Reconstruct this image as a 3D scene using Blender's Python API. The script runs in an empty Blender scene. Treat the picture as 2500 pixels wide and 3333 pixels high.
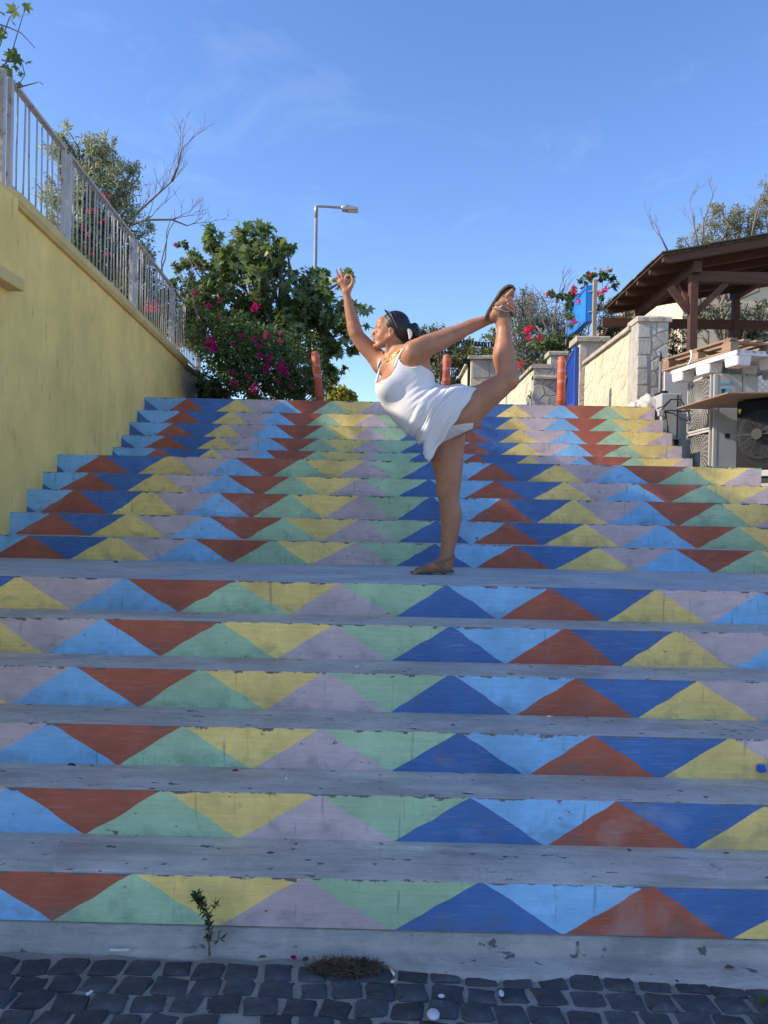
import bpy, bmesh, math, random
import numpy as np
from mathutils import Vector, Matrix, noise

random.seed(7); RNG = np.random.default_rng(7)
SC = bpy.context.scene
COL = SC.collection
R = math.radians

# ------------------------------------------------------------------ camera
CAM_Z = 1.3484
YAW, PITCH, ROLL, FPX = -.0094, -.0045, .0204, 2500.0
_fw = Vector((math.sin(YAW)*math.cos(PITCH), math.cos(YAW)*math.cos(PITCH), math.sin(PITCH)))
_r = Vector((math.cos(YAW), -math.sin(YAW), 0)); _u = _r.cross(_fw)
_c, _s = math.cos(ROLL), math.sin(ROLL)
cam = bpy.data.cameras.new('camera'); camo = bpy.data.objects.new('camera', cam); COL.objects.link(camo)
ax, ay, az = _c*_r + _s*_u, -_s*_r + _c*_u, -_fw
camo.matrix_world = Matrix(((ax.x, ay.x, az.x, 0), (ax.y, ay.y, az.y, 0), (ax.z, ay.z, az.z, CAM_Z), (0, 0, 0, 1)))
cam.sensor_fit = 'VERTICAL'; cam.sensor_height = 36; cam.lens = 36*FPX/3333
cam.clip_start = .05; cam.clip_end = 2000
SC.camera = camo
SC.render.resolution_x = 768; SC.render.resolution_y = 1024

# ------------------------------------------------------------------ light
SUN_EL, SUN_AZ = R(31), R(-8)             # azimuth: how far behind the picture plane, sun on the left
SDIR = Vector((-math.cos(SUN_EL)*math.cos(SUN_AZ), math.cos(SUN_EL)*math.sin(SUN_AZ), math.sin(SUN_EL)))
W = bpy.data.worlds.new('World'); SC.world = W; W.use_nodes = True
wn, wl = W.node_tree.nodes, W.node_tree.links
wn.clear()
sky = wn.new('ShaderNodeTexSky'); sky.sky_type = 'NISHITA'; sky.sun_disc = False
sky.sun_elevation = SUN_EL; sky.sun_rotation = math.atan2(SDIR.x, SDIR.y) % (2*math.pi)
sky.air_density = 1.0; sky.dust_density = .35; sky.ozone_density = 3.0; sky.altitude = 50
hs = wn.new('ShaderNodeHueSaturation'); hs.inputs['Hue'].default_value = .511; hs.inputs['Saturation'].default_value = 1.14; hs.inputs['Value'].default_value = 1.0
bg = wn.new('ShaderNodeBackground'); bg.inputs[1].default_value = .118
wo = wn.new('ShaderNodeOutputWorld')
tc = wn.new('ShaderNodeTexCoord'); mp = wn.new('ShaderNodeMapping'); mp.inputs['Scale'].default_value = (2.2, 2.2, 5.5)
mp.inputs['Rotation'].default_value = (.2, .35, .5)
n1 = wn.new('ShaderNodeTexNoise'); n1.inputs['Scale'].default_value = 2.1; n1.inputs['Detail'].default_value = 7; n1.inputs['Roughness'].default_value = .62; n1.inputs['Distortion'].default_value = .6
rp = wn.new('ShaderNodeValToRGB'); rp.color_ramp.elements[0].position = .54; rp.color_ramp.elements[1].position = .95
rp.color_ramp.elements[1].color = (.12, .12, .12, 1)
mx = wn.new('ShaderNodeMix'); mx.data_type = 'RGBA'; mx.inputs[7].default_value = (5.2, 5.9, 7.0, 1)
wl.new(sky.outputs[0], hs.inputs['Color']); wl.new(tc.outputs['Generated'], mp.inputs[0]); wl.new(mp.outputs[0], n1.inputs['Vector'])
wl.new(n1.outputs[0], rp.inputs[0]); wl.new(rp.outputs[0], mx.inputs[0]); wl.new(hs.outputs[0], mx.inputs[6])
wl.new(mx.outputs[2], bg.inputs[0]); wl.new(bg.outputs[0], wo.inputs[0])
sun = bpy.data.lights.new('sun', 'SUN'); sun.energy = 2.9; sun.angle = R(.53); sun.color = (1, .86, .68)
suno = bpy.data.objects.new('sun', sun); COL.objects.link(suno)
suno.rotation_euler = (-SDIR).to_track_quat('-Z', 'Y').to_euler(); suno.location = (-20, 5, 15)
SC.view_settings.view_transform = 'Standard'; SC.view_settings.look = 'None'; SC.view_settings.gamma = 1
SC.view_settings.use_curve_mapping = False
SC.view_settings.exposure = 1.2
SC.render.engine = 'CYCLES'

# ------------------------------------------------------------------ helpers
def _ray(px, py):
    X = (px-1250)/FPX; Y = (1666.5-py)/FPX
    return (_c*X - _s*Y)*_r + (_s*X + _c*Y)*_u + _fw
def atY(px, py, Y):
    d = _ray(px, py); return Vector((0, 0, CAM_Z)) + d*(Y/d.y)
def atX(px, py, X):
    d = _ray(px, py); return Vector((0, 0, CAM_Z)) + d*(X/d.x)
def atZ(px, py, Z):
    d = _ray(px, py); return Vector((0, 0, CAM_Z)) + d*((Z-CAM_Z)/d.z)

WLOC = {}
def tag(o, label=None, cat=None, group=None, kind=None):
    if label: o['label'] = label
    if cat: o['category'] = cat
    if group: o['group'] = group
    if kind: o['kind'] = kind
    return o
def thing(name, label, cat, loc=(0, 0, 0), group=None):
    o = bpy.data.objects.new(name, None); COL.objects.link(o); o.location = loc; o.empty_display_size = .1
    WLOC[o.name] = Vector(loc)
    return tag(o, label, cat, group)
def link(name, me, parent=None, loc=None):
    """link mesh (verts in world space already shifted by the caller)"""
    o = bpy.data.objects.new(name, me); COL.objects.link(o)
    if parent is not None:
        o.parent = parent; WLOC[o.name] = WLOC[parent.name].copy()
    else:
        o.location = loc or (0, 0, 0); WLOC[o.name] = Vector(loc or (0, 0, 0))
    return o
def setup_mesh(me, mats, smooth=False):
    for m in (mats if isinstance(mats, (list, tuple)) else [mats]): me.materials.append(m)
    if smooth: me.polygons.foreach_set('use_smooth', [True]*len(me.polygons))
    me.update()

class MB:
    def __init__(s): s.v = []; s.f = []; s.m = []
    def quad(s, a, b, c, d, m=0):
        i = len(s.v); s.v += [Vector(a), Vector(b), Vector(c), Vector(d)]; s.f.append((i, i+1, i+2, i+3)); s.m.append(m)
    def poly(s, pts, m=0):
        i = len(s.v); s.v += [Vector(p) for p in pts]; s.f.append(tuple(range(i, i+len(pts)))); s.m.append(m)
    def box(s, c, d, rot=None, m=0):
        c = Vector(c); i = len(s.v)
        for z in (-.5, .5):
            for x, y in ((-.5, -.5), (.5, -.5), (.5, .5), (-.5, .5)):
                p = Vector((x*d[0], y*d[1], z*d[2]))
                if rot is not None: p = rot @ p
                s.v.append(c+p)
        for q in ((0, 3, 2, 1), (4, 5, 6, 7), (0, 1, 5, 4), (1, 2, 6, 5), (2, 3, 7, 6), (3, 0, 4, 7)):
            s.f.append(tuple(i+k for k in q)); s.m.append(m)
    def span(s, a, b, m=0):
        a = Vector(a); b = Vector(b); s.box((a+b)/2, [abs(b[k]-a[k]) for k in range(3)], m=m)
    def beam(s, a, b, w, h, m=0, up=(0, 0, 1)):
        a = Vector(a); b = Vector(b); d = (b-a); L = d.length; d.normalize()
        sd = d.cross(Vector(up))
        if sd.length < 1e-4: sd = Vector((1, 0, 0))
        sd.normalize(); n = sd.cross(d)
        rot = Matrix((sd, d, n)).transposed()
        s.box((a+b)/2, (w, L, h), rot, m)
    def tube(s, pts, rad, n=8, m=0, cap=True):
        pts = [Vector(p) for p in pts]; rad = rad if isinstance(rad, (list, tuple)) else [rad]*len(pts)
        i0 = len(s.v); prev = None
        for k, p in enumerate(pts):
            d = (pts[min(k+1, len(pts)-1)] - pts[max(k-1, 0)])
            if d.length < 1e-9: d = Vector((0, 0, 1))
            d.normalize()
            if prev is None:
                a = d.orthogonal().normalized()
            else:
                a = prev - d*prev.dot(d)
                a = a.normalized() if a.length > 1e-6 else d.orthogonal().normalized()
            prev = a; b = d.cross(a)
            for j in range(n):
                t = 2*math.pi*j/n; s.v.append(p + (a*math.cos(t)+b*math.sin(t))*rad[k])
        for k in range(len(pts)-1):
            for j in range(n):
                q = i0+k*n; s.f.append((q+j, q+(j+1) % n, q+n+(j+1) % n, q+n+j)); s.m.append(m)
        if cap:
            s.f.append(tuple(i0+j for j in reversed(range(n)))); s.m.append(m)
            e = i0+(len(pts)-1)*n; s.f.append(tuple(e+j for j in range(n))); s.m.append(m)
    def prism(s, outline, off, m=0):
        """closed outline of 3D points, extruded by vector off"""
        n = len(outline); i = len(s.v); off = Vector(off)
        s.v += [Vector(p) for p in outline] + [Vector(p)+off for p in outline]
        s.f.append(tuple(i+k for k in reversed(range(n)))); s.m.append(m)
        s.f.append(tuple(i+n+k for k in range(n))); s.m.append(m)
        for k in range(n):
            s.f.append((i+k, i+(k+1) % n, i+n+(k+1) % n, i+n+k)); s.m.append(m)
    def build(s, name, mats, parent=None, smooth=False, bevel=0, base=None, fix=True):
        b = WLOC[parent.name] if parent is not None else Vector(base or (0, 0, 0))
        me = bpy.data.meshes.new(name); me.from_pydata([tuple(p-b) for p in s.v], [], s.f)
        if fix:
            bm = bmesh.new(); bm.from_mesh(me); bmesh.ops.recalc_face_normals(bm, faces=bm.faces); bm.to_mesh(me); bm.free()
        me.polygons.foreach_set('material_index', s.m)
        setup_mesh(me, mats, smooth)
        o = link(name, me, parent, b if parent is None else None)
        if bevel:
            md = o.modifiers.new('bevel', 'BEVEL'); md.width = bevel; md.segments = 2; md.limit_method = 'ANGLE'; md.angle_limit = R(40)
        return o

def np_mesh(name, V, F, mats, parent=None, smooth=False, tint=None, base=None):
    """V (n,3) world coordinates, F (m,k) uniform faces"""
    b = WLOC[parent.name] if parent is not None else Vector(base or (0, 0, 0))
    V = np.asarray(V, np.float32) - np.array(b, np.float32)
    F = np.asarray(F, np.int32); k = F.shape[1]
    me = bpy.data.meshes.new(name); me.vertices.add(len(V)); me.vertices.foreach_set('co', V.ravel())
    me.loops.add(F.size); me.loops.foreach_set('vertex_index', F.ravel())
    me.polygons.add(len(F)); me.polygons.foreach_set('loop_start', np.arange(0, F.size, k, dtype=np.int32))
    if tint is not None:
        at = me.attributes.new('tint', 'FLOAT_COLOR', 'POINT')
        t = np.asarray(tint, np.float32)
        if t.ndim == 1: t = np.stack([t, t, t, np.ones_like(t)], 1)
        at.data.foreach_set('color', t.ravel())
    me.update(calc_edges=True); me.validate()
    setup_mesh(me, mats, smooth)
    return link(name, me, parent, b if parent is None else None)

# ------------------------------------------------------------------ materials
def nodes(name):
    m = bpy.data.materials.new(name); m.use_nodes = True
    nt = m.node_tree; b = nt.nodes['Principled BSDF']
    return m, nt.nodes, nt.links, b
def mixc(N, L, fac, a, b, mode='MIX'):
    x = N.new('ShaderNodeMix'); x.data_type = 'RGBA'; x.blend_type = mode
    for sock, val in ((x.inputs[0], fac), (x.inputs[6], a), (x.inputs[7], b)):
        if hasattr(val, 'is_linked') or hasattr(val, 'links'): L.new(val, sock)
        elif isinstance(val, (int, float)): sock.default_value = val if sock.type == 'VALUE' else (val, val, val, 1)
        else: sock.default_value = (*val[:3], 1)
    return x.outputs[2]
def coords(N, L, scale=(1, 1, 1), kind='Object'):
    t = N.new('ShaderNodeTexCoord'); mp = N.new('ShaderNodeMapping'); mp.inputs['Scale'].default_value = scale
    L.new(t.outputs[kind], mp.inputs[0]); return mp.outputs[0]
def noisen(N, L, vec, scale, detail=5, rough=.6, dist=0):
    n = N.new('ShaderNodeTexNoise'); n.inputs['Scale'].default_value = scale; n.inputs['Detail'].default_value = detail
    n.inputs['Roughness'].default_value = rough; n.inputs['Distortion'].default_value = dist
    L.new(vec, n.inputs['Vector']); return n.outputs[0]
def ramp(N, L, val, p0, p1, c0=(0, 0, 0), c1=(1, 1, 1)):
    r = N.new('ShaderNodeValToRGB'); e = r.color_ramp.elements
    e[0].position = p0; e[1].position = p1; e[0].color = (*c0, 1); e[1].color = (*c1, 1)
    L.new(val, r.inputs[0]); return r.outputs[0]
def bump(N, L, b, h, strength, dist=.01):
    n = N.new('ShaderNodeBump'); n.inputs['Strength'].default_value = strength; n.inputs['Distance'].default_value = dist
    L.new(h, n.inputs['Height']); L.new(n.outputs[0], b.inputs['Normal'])
def pmat(name, col, rough=.8, var=.25, scale=4, col2=None, spots=None, spot_scale=14, spot_lo=.6, spot_hi=.7,
         bstr=.25, bscale=60, stretch=(1, 1, 1), metal=0, spec=.35, objrand=0, bdist=.01):
    m, N, L, b = nodes(name)
    vec = coords(N, L, stretch)
    n = noisen(N, L, vec, scale, 6, .65)
    c2 = col2 or tuple(x*(1-var) for x in col); c1 = tuple(min(1, x*(1+var*.6)) for x in col)
    c = ramp(N, L, n, .3, .72, c2, c1)
    if spots:
        s = noisen(N, L, vec, spot_scale, 6, .7)
        c = mixc(N, L, ramp(N, L, s, spot_lo, spot_hi), c, spots)
    if objrand:
        oi = N.new('ShaderNodeObjectInfo')
        c = mixc(N, L, 1.0, c, ramp(N, L, oi.outputs['Random'], 0, 1, (1-objrand,)*3, (1+objrand,)*3), 'MULTIPLY')
    L.new(c, b.inputs['Base Color'])
    b.inputs['Roughness'].default_value = rough; b.inputs['Metallic'].default_value = metal; b.inputs['Specular IOR Level'].default_value = spec
    if bstr: bump(N, L, b, noisen(N, L, vec, bscale, 4, .6), bstr, bdist)
    return m
def leafmat(name, col, back=None, trans=.35, rough=.5, spec=.4):
    m, N, L, b = nodes(name)
    at = N.new('ShaderNodeAttribute'); at.attribute_name = 'tint'
    c = mixc(N, L, 1.0, col, at.outputs['Color'], 'MULTIPLY')
    if back:
        g = N.new('ShaderNodeNewGeometry'); cb = mixc(N, L, 1.0, back, at.outputs['Color'], 'MULTIPLY')
        c = mixc(N, L, g.outputs['Backfacing'], c, cb)
    L.new(c, b.inputs['Base Color']); b.inputs['Roughness'].default_value = rough; b.inputs['Specular IOR Level'].default_value = spec
    tr = N.new('ShaderNodeBsdfTranslucent'); L.new(mixc(N, L, 1.0, c, (1.25, 1.35, .6), 'MULTIPLY'), tr.inputs[0])
    mx = N.new('ShaderNodeMixShader'); mx.inputs[0].default_value = trans
    out = N['Material Output']; L.new(b.outputs[0], mx.inputs[1]); L.new(tr.outputs[0], mx.inputs[2]); L.new(mx.outputs[0], out.inputs[0])
    return m
def flat(name, col, rough=.6, metal=0, spec=.4): return pmat(name, col, rough, .06, 20, bstr=0, metal=metal, spec=spec)
# ================================================================== SETTING
def XW(Y): return -2.77 - .05*(Y-5.8)          # face of the yellow wall
D = [2.441, 2.731, 3.021, 3.311, 3.6, 3.89, 5.235, 5.525, 5.814, 6.104, 6.394, 7.859, 8.149, 8.439, 8.729, 9.019]
Z = [.008, .166, .327, .475, .637, .803, .968, 1.116, 1.269, 1.443, 1.588, 1.748, 1.924, 2.075, 2.246, 2.416, 2.602]
GZ = -.070                                     # street level
ZB = [.008, .162, .313, .468, .633, .800, .957, 1.107, 1.261, 1.434, 1.580, 1.742, 1.918, 2.069, 2.240, 2.410, 2.602]   # tread height at the foot of the next riser
TOPZ = Z[16]                                   # upper street level
XR = 3.06

CONC = (.66, .585, .49)
def concrete(name, col=CONC, paint=None, plo=.45, phi=.6):
    m, N, L, b = nodes(name)
    v = coords(N, L); vs = coords(N, L, (.8, 5, 5))
    n = noisen(N, L, v, 3, 7, .7); n2 = noisen(N, L, vs, 6, 6, .7); n3 = noisen(N, L, v, 45, 4, .7)
    c = ramp(N, L, n, .25, .75, tuple(x*.60 for x in col), tuple(min(.82, x*1.2) for x in col))
    c = mixc(N, L, ramp(N, L, n2, .52, .74), c, tuple(x*.62 for x in col))
    bl = noisen(N, L, coords(N, L, (1, 2.2, 1)), 1.9, 4, .55, .5); c = mixc(N, L, ramp(N, L, bl, .58, .66, (0, 0, 0), (.55, .55, .55)), c, tuple(x*.55 for x in col))
    sc_ = noisen(N, L, coords(N, L, (1, 26, 26)), 5, 3, .6); c = mixc(N, L, ramp(N, L, sc_, .60, .72, (0, 0, 0), (.5, .5, .5)), c, tuple(min(.75, x*1.25) for x in col))
    c = mixc(N, L, ramp(N, L, n3, .62, .8), c, tuple(x*.5 for x in col))
    if paint:
        p = noisen(N, L, coords(N, L, (.7, 6, 6)), 2.6, 8, .72)
        c = mixc(N, L, ramp(N, L, p, plo, phi), c, mixc(N, L, n, tuple(x*.8 for x in paint), paint))
    sp = noisen(N, L, coords(N, L, (1, 1.8, 1)), 16, 3, .55)
    c = mixc(N, L, ramp(N, L, sp, .655, .70), c, (.13, .125, .115))
    L.new(c, b.inputs['Base Color']); b.inputs['Roughness'].default_value = .85; b.inputs['Specular IOR Level'].default_value = .25
    hm = N.new('ShaderNodeMath'); hm.operation = 'ADD'; L.new(n3, hm.inputs[0]); L.new(n2, hm.inputs[1])
    bump(N, L, b, hm.outputs[0], .7, .008)
    return m
M_CONC = concrete('weathered_concrete')
M_BLUECONC = concrete('worn_blue_painted_concrete', paint=(.38, .52, .62), plo=.44, phi=.60)
M_BASEC = concrete('base_concrete', (.44, .41, .37))

def paint_material():
    m, N, L, b = nodes('riser_paint')
    at = N.new('ShaderNodeAttribute'); at.attribute_name = 'paint'
    uv = N.new('ShaderNodeUVMap'); sx = N.new('ShaderNodeSeparateXYZ'); L.new(uv.outputs[0], sx.inputs[0])
    v = coords(N, L); vh = coords(N, L, (1, 1, 14)); vv = coords(N, L, (26, 1, 2.2))
    big = noisen(N, L, v, 3.3, 6, .68); br = noisen(N, L, vh, 7, 5, .7); dr = noisen(N, L, vv, 1.3, 4, .6); fine = noisen(N, L, v, 40, 4, .7)
    c = mixc(N, L, 1.0, at.outputs['Color'], ramp(N, L, big, .28, .75, (.72, .72, .74), (1.16, 1.16, 1.16)), 'MULTIPLY')
    c = mixc(N, L, 1.0, c, ramp(N, L, br, .25, .8, (.84, .84, .84), (1.12, 1.12, 1.12)), 'MULTIPLY')
    # smudges of grime, more towards the foot of the riser, and thin run marks from the nosing
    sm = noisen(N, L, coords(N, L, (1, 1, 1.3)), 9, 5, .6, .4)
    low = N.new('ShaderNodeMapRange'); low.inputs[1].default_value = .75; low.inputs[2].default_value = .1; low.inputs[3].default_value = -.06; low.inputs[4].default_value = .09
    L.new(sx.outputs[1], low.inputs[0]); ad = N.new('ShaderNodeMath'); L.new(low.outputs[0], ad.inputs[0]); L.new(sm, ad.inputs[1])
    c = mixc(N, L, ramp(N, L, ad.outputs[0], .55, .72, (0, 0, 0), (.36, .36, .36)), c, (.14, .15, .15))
    c = mixc(N, L, ramp(N, L, dr, .64, .72, (0, 0, 0), (.42, .42, .42)), c, (.09, .09, .09))
    scr = noisen(N, L, coords(N, L, (2, 1, 60)), 4, 3, .6); c = mixc(N, L, ramp(N, L, scr, .58, .74, (0, 0, 0), (.22, .22, .22)), c, (.62, .62, .62))
    fad = noisen(N, L, coords(N, L, (1, 1, 1.6)), 2.1, 4, .6, .6); c = mixc(N, L, ramp(N, L, fad, .6, .78, (0, 0, 0), (.30, .30, .30)), c, (.55, .55, .53))
    # chipped paint at the upper edge and scattered
    top = N.new('ShaderNodeMapRange'); top.inputs[1].default_value = .9; top.inputs[2].default_value = 1.0; top.inputs[3].default_value = 0; top.inputs[4].default_value = .2
    L.new(sx.outputs[1], top.inputs[0]); ad2 = N.new('ShaderNodeMath'); L.new(top.outputs[0], ad2.inputs[0])
    ch = noisen(N, L, coords(N, L, (1, 1, 2)), 15, 5, .65); L.new(ch, ad2.inputs[1])
    c = mixc(N, L, ramp(N, L, ad2.outputs[0], .675, .70), c, (.15, .145, .14))
    c = mixc(N, L, ramp(N, L, fine, .7, .82, (0, 0, 0), (.4, .4, .4)), c, (.16, .16, .16))
    L.new(c, b.inputs['Base Color']); b.inputs['Roughness'].default_value = .62; b.inputs['Specular IOR Level'].default_value = .3
    hm = N.new('ShaderNodeMath'); hm.operation = 'ADD'; L.new(fine, hm.inputs[0]); L.new(br, hm.inputs[1])
    bump(N, L, b, hm.outputs[0], .35, .004)
    return m
M_PAINT = paint_material()
PC = dict(lb=(.27, .56, .86), gr=(.44, .64, .40), li=(.63, .50, .50), db=(.075, .18, .43), re=(.45, .13, .075), ye=(.90, .68, .23))
UPSEQ = ['db', 're', 'ye', 'lb', 'gr', 'li']            # up triangle k (k = 0: the dark blue one right of centre)
DNSEQ = ['lb', 'db', 'li', 're', 'ye', 'gr']            # down triangle between k and k+1
X0, TW = .0196, .5401
MEAS = {1: (-2, [112, 466, 849, 1216, 1578]), 2: (-2, [182, 516, 848, 1175, 1495]), 3: (-2, [252, 545, 840, 1135, 1428]),
        4: (-3, [18, 300, 572, 839, 1110, 1375, 1645]), 5: (-3, [99, 345, 594, 843, 1091, 1339, 1583]),
        6: (-3, [154, 385, 622, 850, 1077, 1305, 1532]), 7: (-4, [148, 326, 500, 671, 851, 1022, 1196, 1370, 1540]),
        8: (-5, [28, 192, 360, 528, 692, 855, 1018, 1172, 1342, 1505]), 11: (-4, [288, 433, 577, 717, 857, 997, 1128]),
        16: (-4, [453, 562, 663])}
def clip(poly, x, keep_right):
    out = []
    for i in range(len(poly)):
        a, b = poly[i], poly[(i+1) % len(poly)]
        ia = (a[0] >= x) == keep_right; ib = (b[0] >= x) == keep_right
        if ia: out.append(a)
        if ia != ib:
            t = (x-a[0])/(b[0]-a[0]); out.append((x, a[1]+t*(b[1]-a[1])))
    return out
stair = thing('staircase', 'wide concrete staircase with risers painted in rows of coloured triangles', 'staircase', (0, D[0], 0))

def riser(n):
    rnd = random.Random(100+n)
    d, zb, zt = D[n-1], ZB[n-1], Z[n]-.0015
    base = {}
    for k in range(-8, 9): base[k] = X0 + k*TW + rnd.uniform(-.014, .014)
    if n in MEAS:
        k0, xs = MEAS[n]
        for i, x in enumerate(xs):
            base[k0+i] = atY(x*1.507, 1666.5+(CAM_Z-zb)/d*FPX, d).x
        lo, hi = k0, k0+len(xs)-1
        for k in range(-8, lo): base[k] = base[lo] + (k-lo)*TW
        for k in range(hi+1, 9): base[k] = base[hi] + (k-hi)*TW
    H = zt-zb
    P = lambda x, v: (x, v)
    def line(a, b):
        pts = [a]
        for i in range(1, 6):
            t = i/6; pts.append((a[0]+(b[0]-a[0])*t+rnd.uniform(-.006, .006), a[1]+(b[1]-a[1])*t+rnd.uniform(-.016, .016)))
        return pts + [b]
    polys = []
    up_l, up_r = {}, {}
    for k in range(-8, 8):
        a = (base[k]+base[k+1])/2 + rnd.uniform(-.012, .012) + (.012 if n > 6 else 0)
        e = abs(rnd.gauss(0, .008)); eb = abs(rnd.gauss(0, .007)); tv = 1 - (abs(rnd.gauss(0, .02)) if rnd.random() < .5 else 0)
        if n in (7, 8, 9, 10, 11) and k == -4: e = .03
        up_l[k] = line((base[k]+eb, 0), (a-e, 1)); up_r[k] = line((a+e, 1), (base[k+1]-eb, 0))
        polys.append((up_l[k]+up_r[k], UPSEQ[k % 6]))
    for k in range(-8, 7):
        pts = up_r[k] + up_l[k+1]
        polys.append((pts, DNSEQ[k % 6]))
    me = bpy.data.meshes.new('riser'); V = []; F = []; C = []; UV = []
    for pts, c in polys:
        pts = clip(clip(pts, -3.15, True), XR-.001, False)
        if len(pts) < 3: continue
        i = len(V)
        jit = rnd.uniform(.93, 1.07)
        for x, v in pts:
            v = min(max(v, 0), 1)
            V.append((x, d, zb+H*v)); UV.append((x, v))
        F.append(tuple(range(i, i+len(pts)))); C.append(tuple(q*jit for q in PC[c]))
    # right-hand end, painted with the last colour, and closing back
    i = len(V); yb = d+.05
    V += [(XR, d, zb), (XR, yb, zb), (XR, yb, zt), (XR, d, zt)]; UV += [(0, 0), (0, .5), (.1, .5), (.1, 0)]
    F.append((i, i+1, i+2, i+3)); C.append(PC['li'])
    b = WLOC[stair.name]
    me.from_pydata([(x-b.x, y-b.y, z-b.z) for x, y, z in V], [], F)
    ca = me.attributes.new('paint', 'FLOAT_COLOR', 'CORNER'); uvl = me.uv_layers.new(name='UVMap')
    for p in me.polygons:
        for li in p.loop_indices:
            ca.data[li].color = (*C[p.index], 1); uvl.data[li].uv = UV[me.loops[li].vertex_index]
    setup_mesh(me, M_PAINT)
    return link('riser', me, stair)

def tread(n):
    rnd = random.Random(300+n)
    d, z = D[n-1], Z[n]; dn = D[n] if n < 16 else d+.45
    nx = 150; xs = [-3.2 + (XR+3.2)*i/nx for i in range(nx+1)]
    V = []; F = []
    chip = 0
    for i, x in enumerate(xs):
        if rnd.random() < .085: chip = rnd.uniform(.005, .02)
        elif rnd.random() < .5: chip *= .3
        j = rnd.uniform(-.0016, .0016) + .004*noise.noise(Vector((x*2.1, n*3.7, 0)))
        wv = .003*noise.noise(Vector((x*1.3, n*1.9, 4)))
        sag = .002*noise.noise(Vector((x*3, n, 8)))
        zb2 = ZB[n]; ch2 = chip*.7
        prof = [(d+.06, z-.16), (d+.002+ch2, z-.005-ch2), (d-.0012+abs(j)+ch2, z-.003-ch2*.6), (d+.006+chip, z+wv*.2-.001),
                (d+(dn-d)*.4, z*.7+zb2*.3+sag), (dn-.06, zb2-.002+sag), (dn-.03+wv*4, zb2+.0015), (dn+.02, zb2+.003), (dn+.02, z-.16)]
        if n == 16: prof = prof[:6] + [(dn-.02, z+.001), (dn+.02, z+.001), (dn+.02, z-.16)]
        V += [(x, a, b) for a, b in prof]
    m = 9
    for i in range(nx):
        for k in range(m-1):
            q = i*m+k; F.append((q, q+m, q+m+1, q+1))
        F.append((i*m+m-1, (i+1)*m+m-1, (i+1)*m, i*m))
    F.append(tuple(reversed(range(m)))); F.append(tuple(nx*m+k for k in range(m)))
    mb = MB(); mb.v = [Vector(p) for p in V]; mb.f = F; mb.m = [0]*len(F)
    name = 'landing' if n in (6, 11) else 'tread'
    return mb.build(name, M_BLUECONC if n == 6 else M_CONC, stair)
for n in range(1, 17): riser(n); tread(n)
# solid core below the treads so that no light leaks through
mb = MB(); out = []
for n in range(1, 17):
    out += [(XR-.03, D[n-1]+.045, Z[n-1]-.05 if n > 1 else -.3), (XR-.03, D[n-1]+.045, Z[n]-.05)]
out += [(XR-.03, D[15]+.47, Z[16]-.05), (XR-.03, D[15]+.47, -.3)]
mb.prism(out, (-6.2, 0, 0)); mb.build('stair_core', M_CONC, stair)
# unpainted concrete foot of the first riser, with a ragged mortar apron
mb = MB(); nx = 160; xs = [-4 + 8*i/nx for i in range(nx+1)]; V = []; F = []
for x in xs:
    ap = .018 + .075*max(0, min(1, (x+.15)/.5)) + .03*noise.noise(Vector((x*2.3, 0, 0))) + .018*noise.noise(Vector((x*9, 3, 0)))
    ap += .05*max(0, min(1, (x-.9)/.5)); ap = max(ap, .006)
    b1 = .002*noise.noise(Vector((x*5, 2, 1)))
    V += [(x, D[0]+.05, .0), (x, D[0]-.003, 0), (x, D[0]-.006+b1, -.045), (x, D[0]-.012-.15*ap, -.056+b1*2), (x, D[0]-.012-.8*ap, -.063+b1), (x, D[0]-.014-ap, GZ-.004), (x, D[0]-.014-ap, GZ-.05)]
m = 7
for i in range(nx):
    for k in range(m-1):
        q = i*m+k; F.append((q, q+m, q+m+1, q+1))
mb.v = [Vector(p) for p in V]; mb.f = F; mb.m = [0]*len(F); mb.build('plinth', M_BASEC, stair, smooth=True)

# ---- ground sheets
M_MORTAR = pmat('sandy_mortar', (.36, .325, .28), .95, .3, 9, spots=(.16, .15, .14), spot_scale=40, bstr=.7, bscale=120)
M_EARTH = pmat('dry_earth', (.33, .27, .19), .95, .3, 2, spots=(.14, .13, .08), spot_scale=6, bstr=.5, bscale=30)
M_ASPH = pmat('pale_asphalt', (.16, .16, .16), .9, .2, 3, bstr=.4, bscale=90)
def sheet(name, x0, x1, y0, y1, z, m, nx=1, ny=1):
    mb = MB()
    for i in range(nx):
        for j in range(ny):
            a, b = x0+(x1-x0)*i/nx, x0+(x1-x0)*(i+1)/nx; c, d = y0+(y1-y0)*j/ny, y0+(y1-y0)*(j+1)/ny
            mb.quad((a, c, z), (b, c, z), (b, d, z), (a, d, z))
    return tag(mb.build(name, m), kind='structure')
street = sheet('cobbled_street', -80, 80, -120, D[0]+.1, GZ-.012, M_MORTAR)
sheet('bounce_sheet', -60, 60, -70, 1.2, GZ+.004, pmat('pale_bounce_surface', (.46, .43, .38), .9, .2, 3, bstr=.3, bscale=40))  # added behind the camera to bounce sunlight onto the risers
sheet('upper_ground', -500, 500, D[15]+.44, 900, TOPZ-.003, M_ASPH)
mb = MB(); mb.span((-80, 2.0, -.3), (-2.98, 9.5, 3.25)); mb.span((-80, 9.5, -.3), (-3.1, 40, 3.22))
tag(mb.build('garden_terrain', M_EARTH), kind='structure')
mb = MB(); mb.span((XR+.0, 2.5, -.3), (80, 9.47, 1.62)); tag(mb.build('terrace', pmat('terrace_concrete', (.3, .3, .29), .9, .3, 2), None), kind='structure')
mb = MB(); mb.span((XR+.6, 9.47, .5), (80, 60, TOPZ+.3)); tag(mb.build('yard_terrain', M_EARTH), kind='structure')

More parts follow.
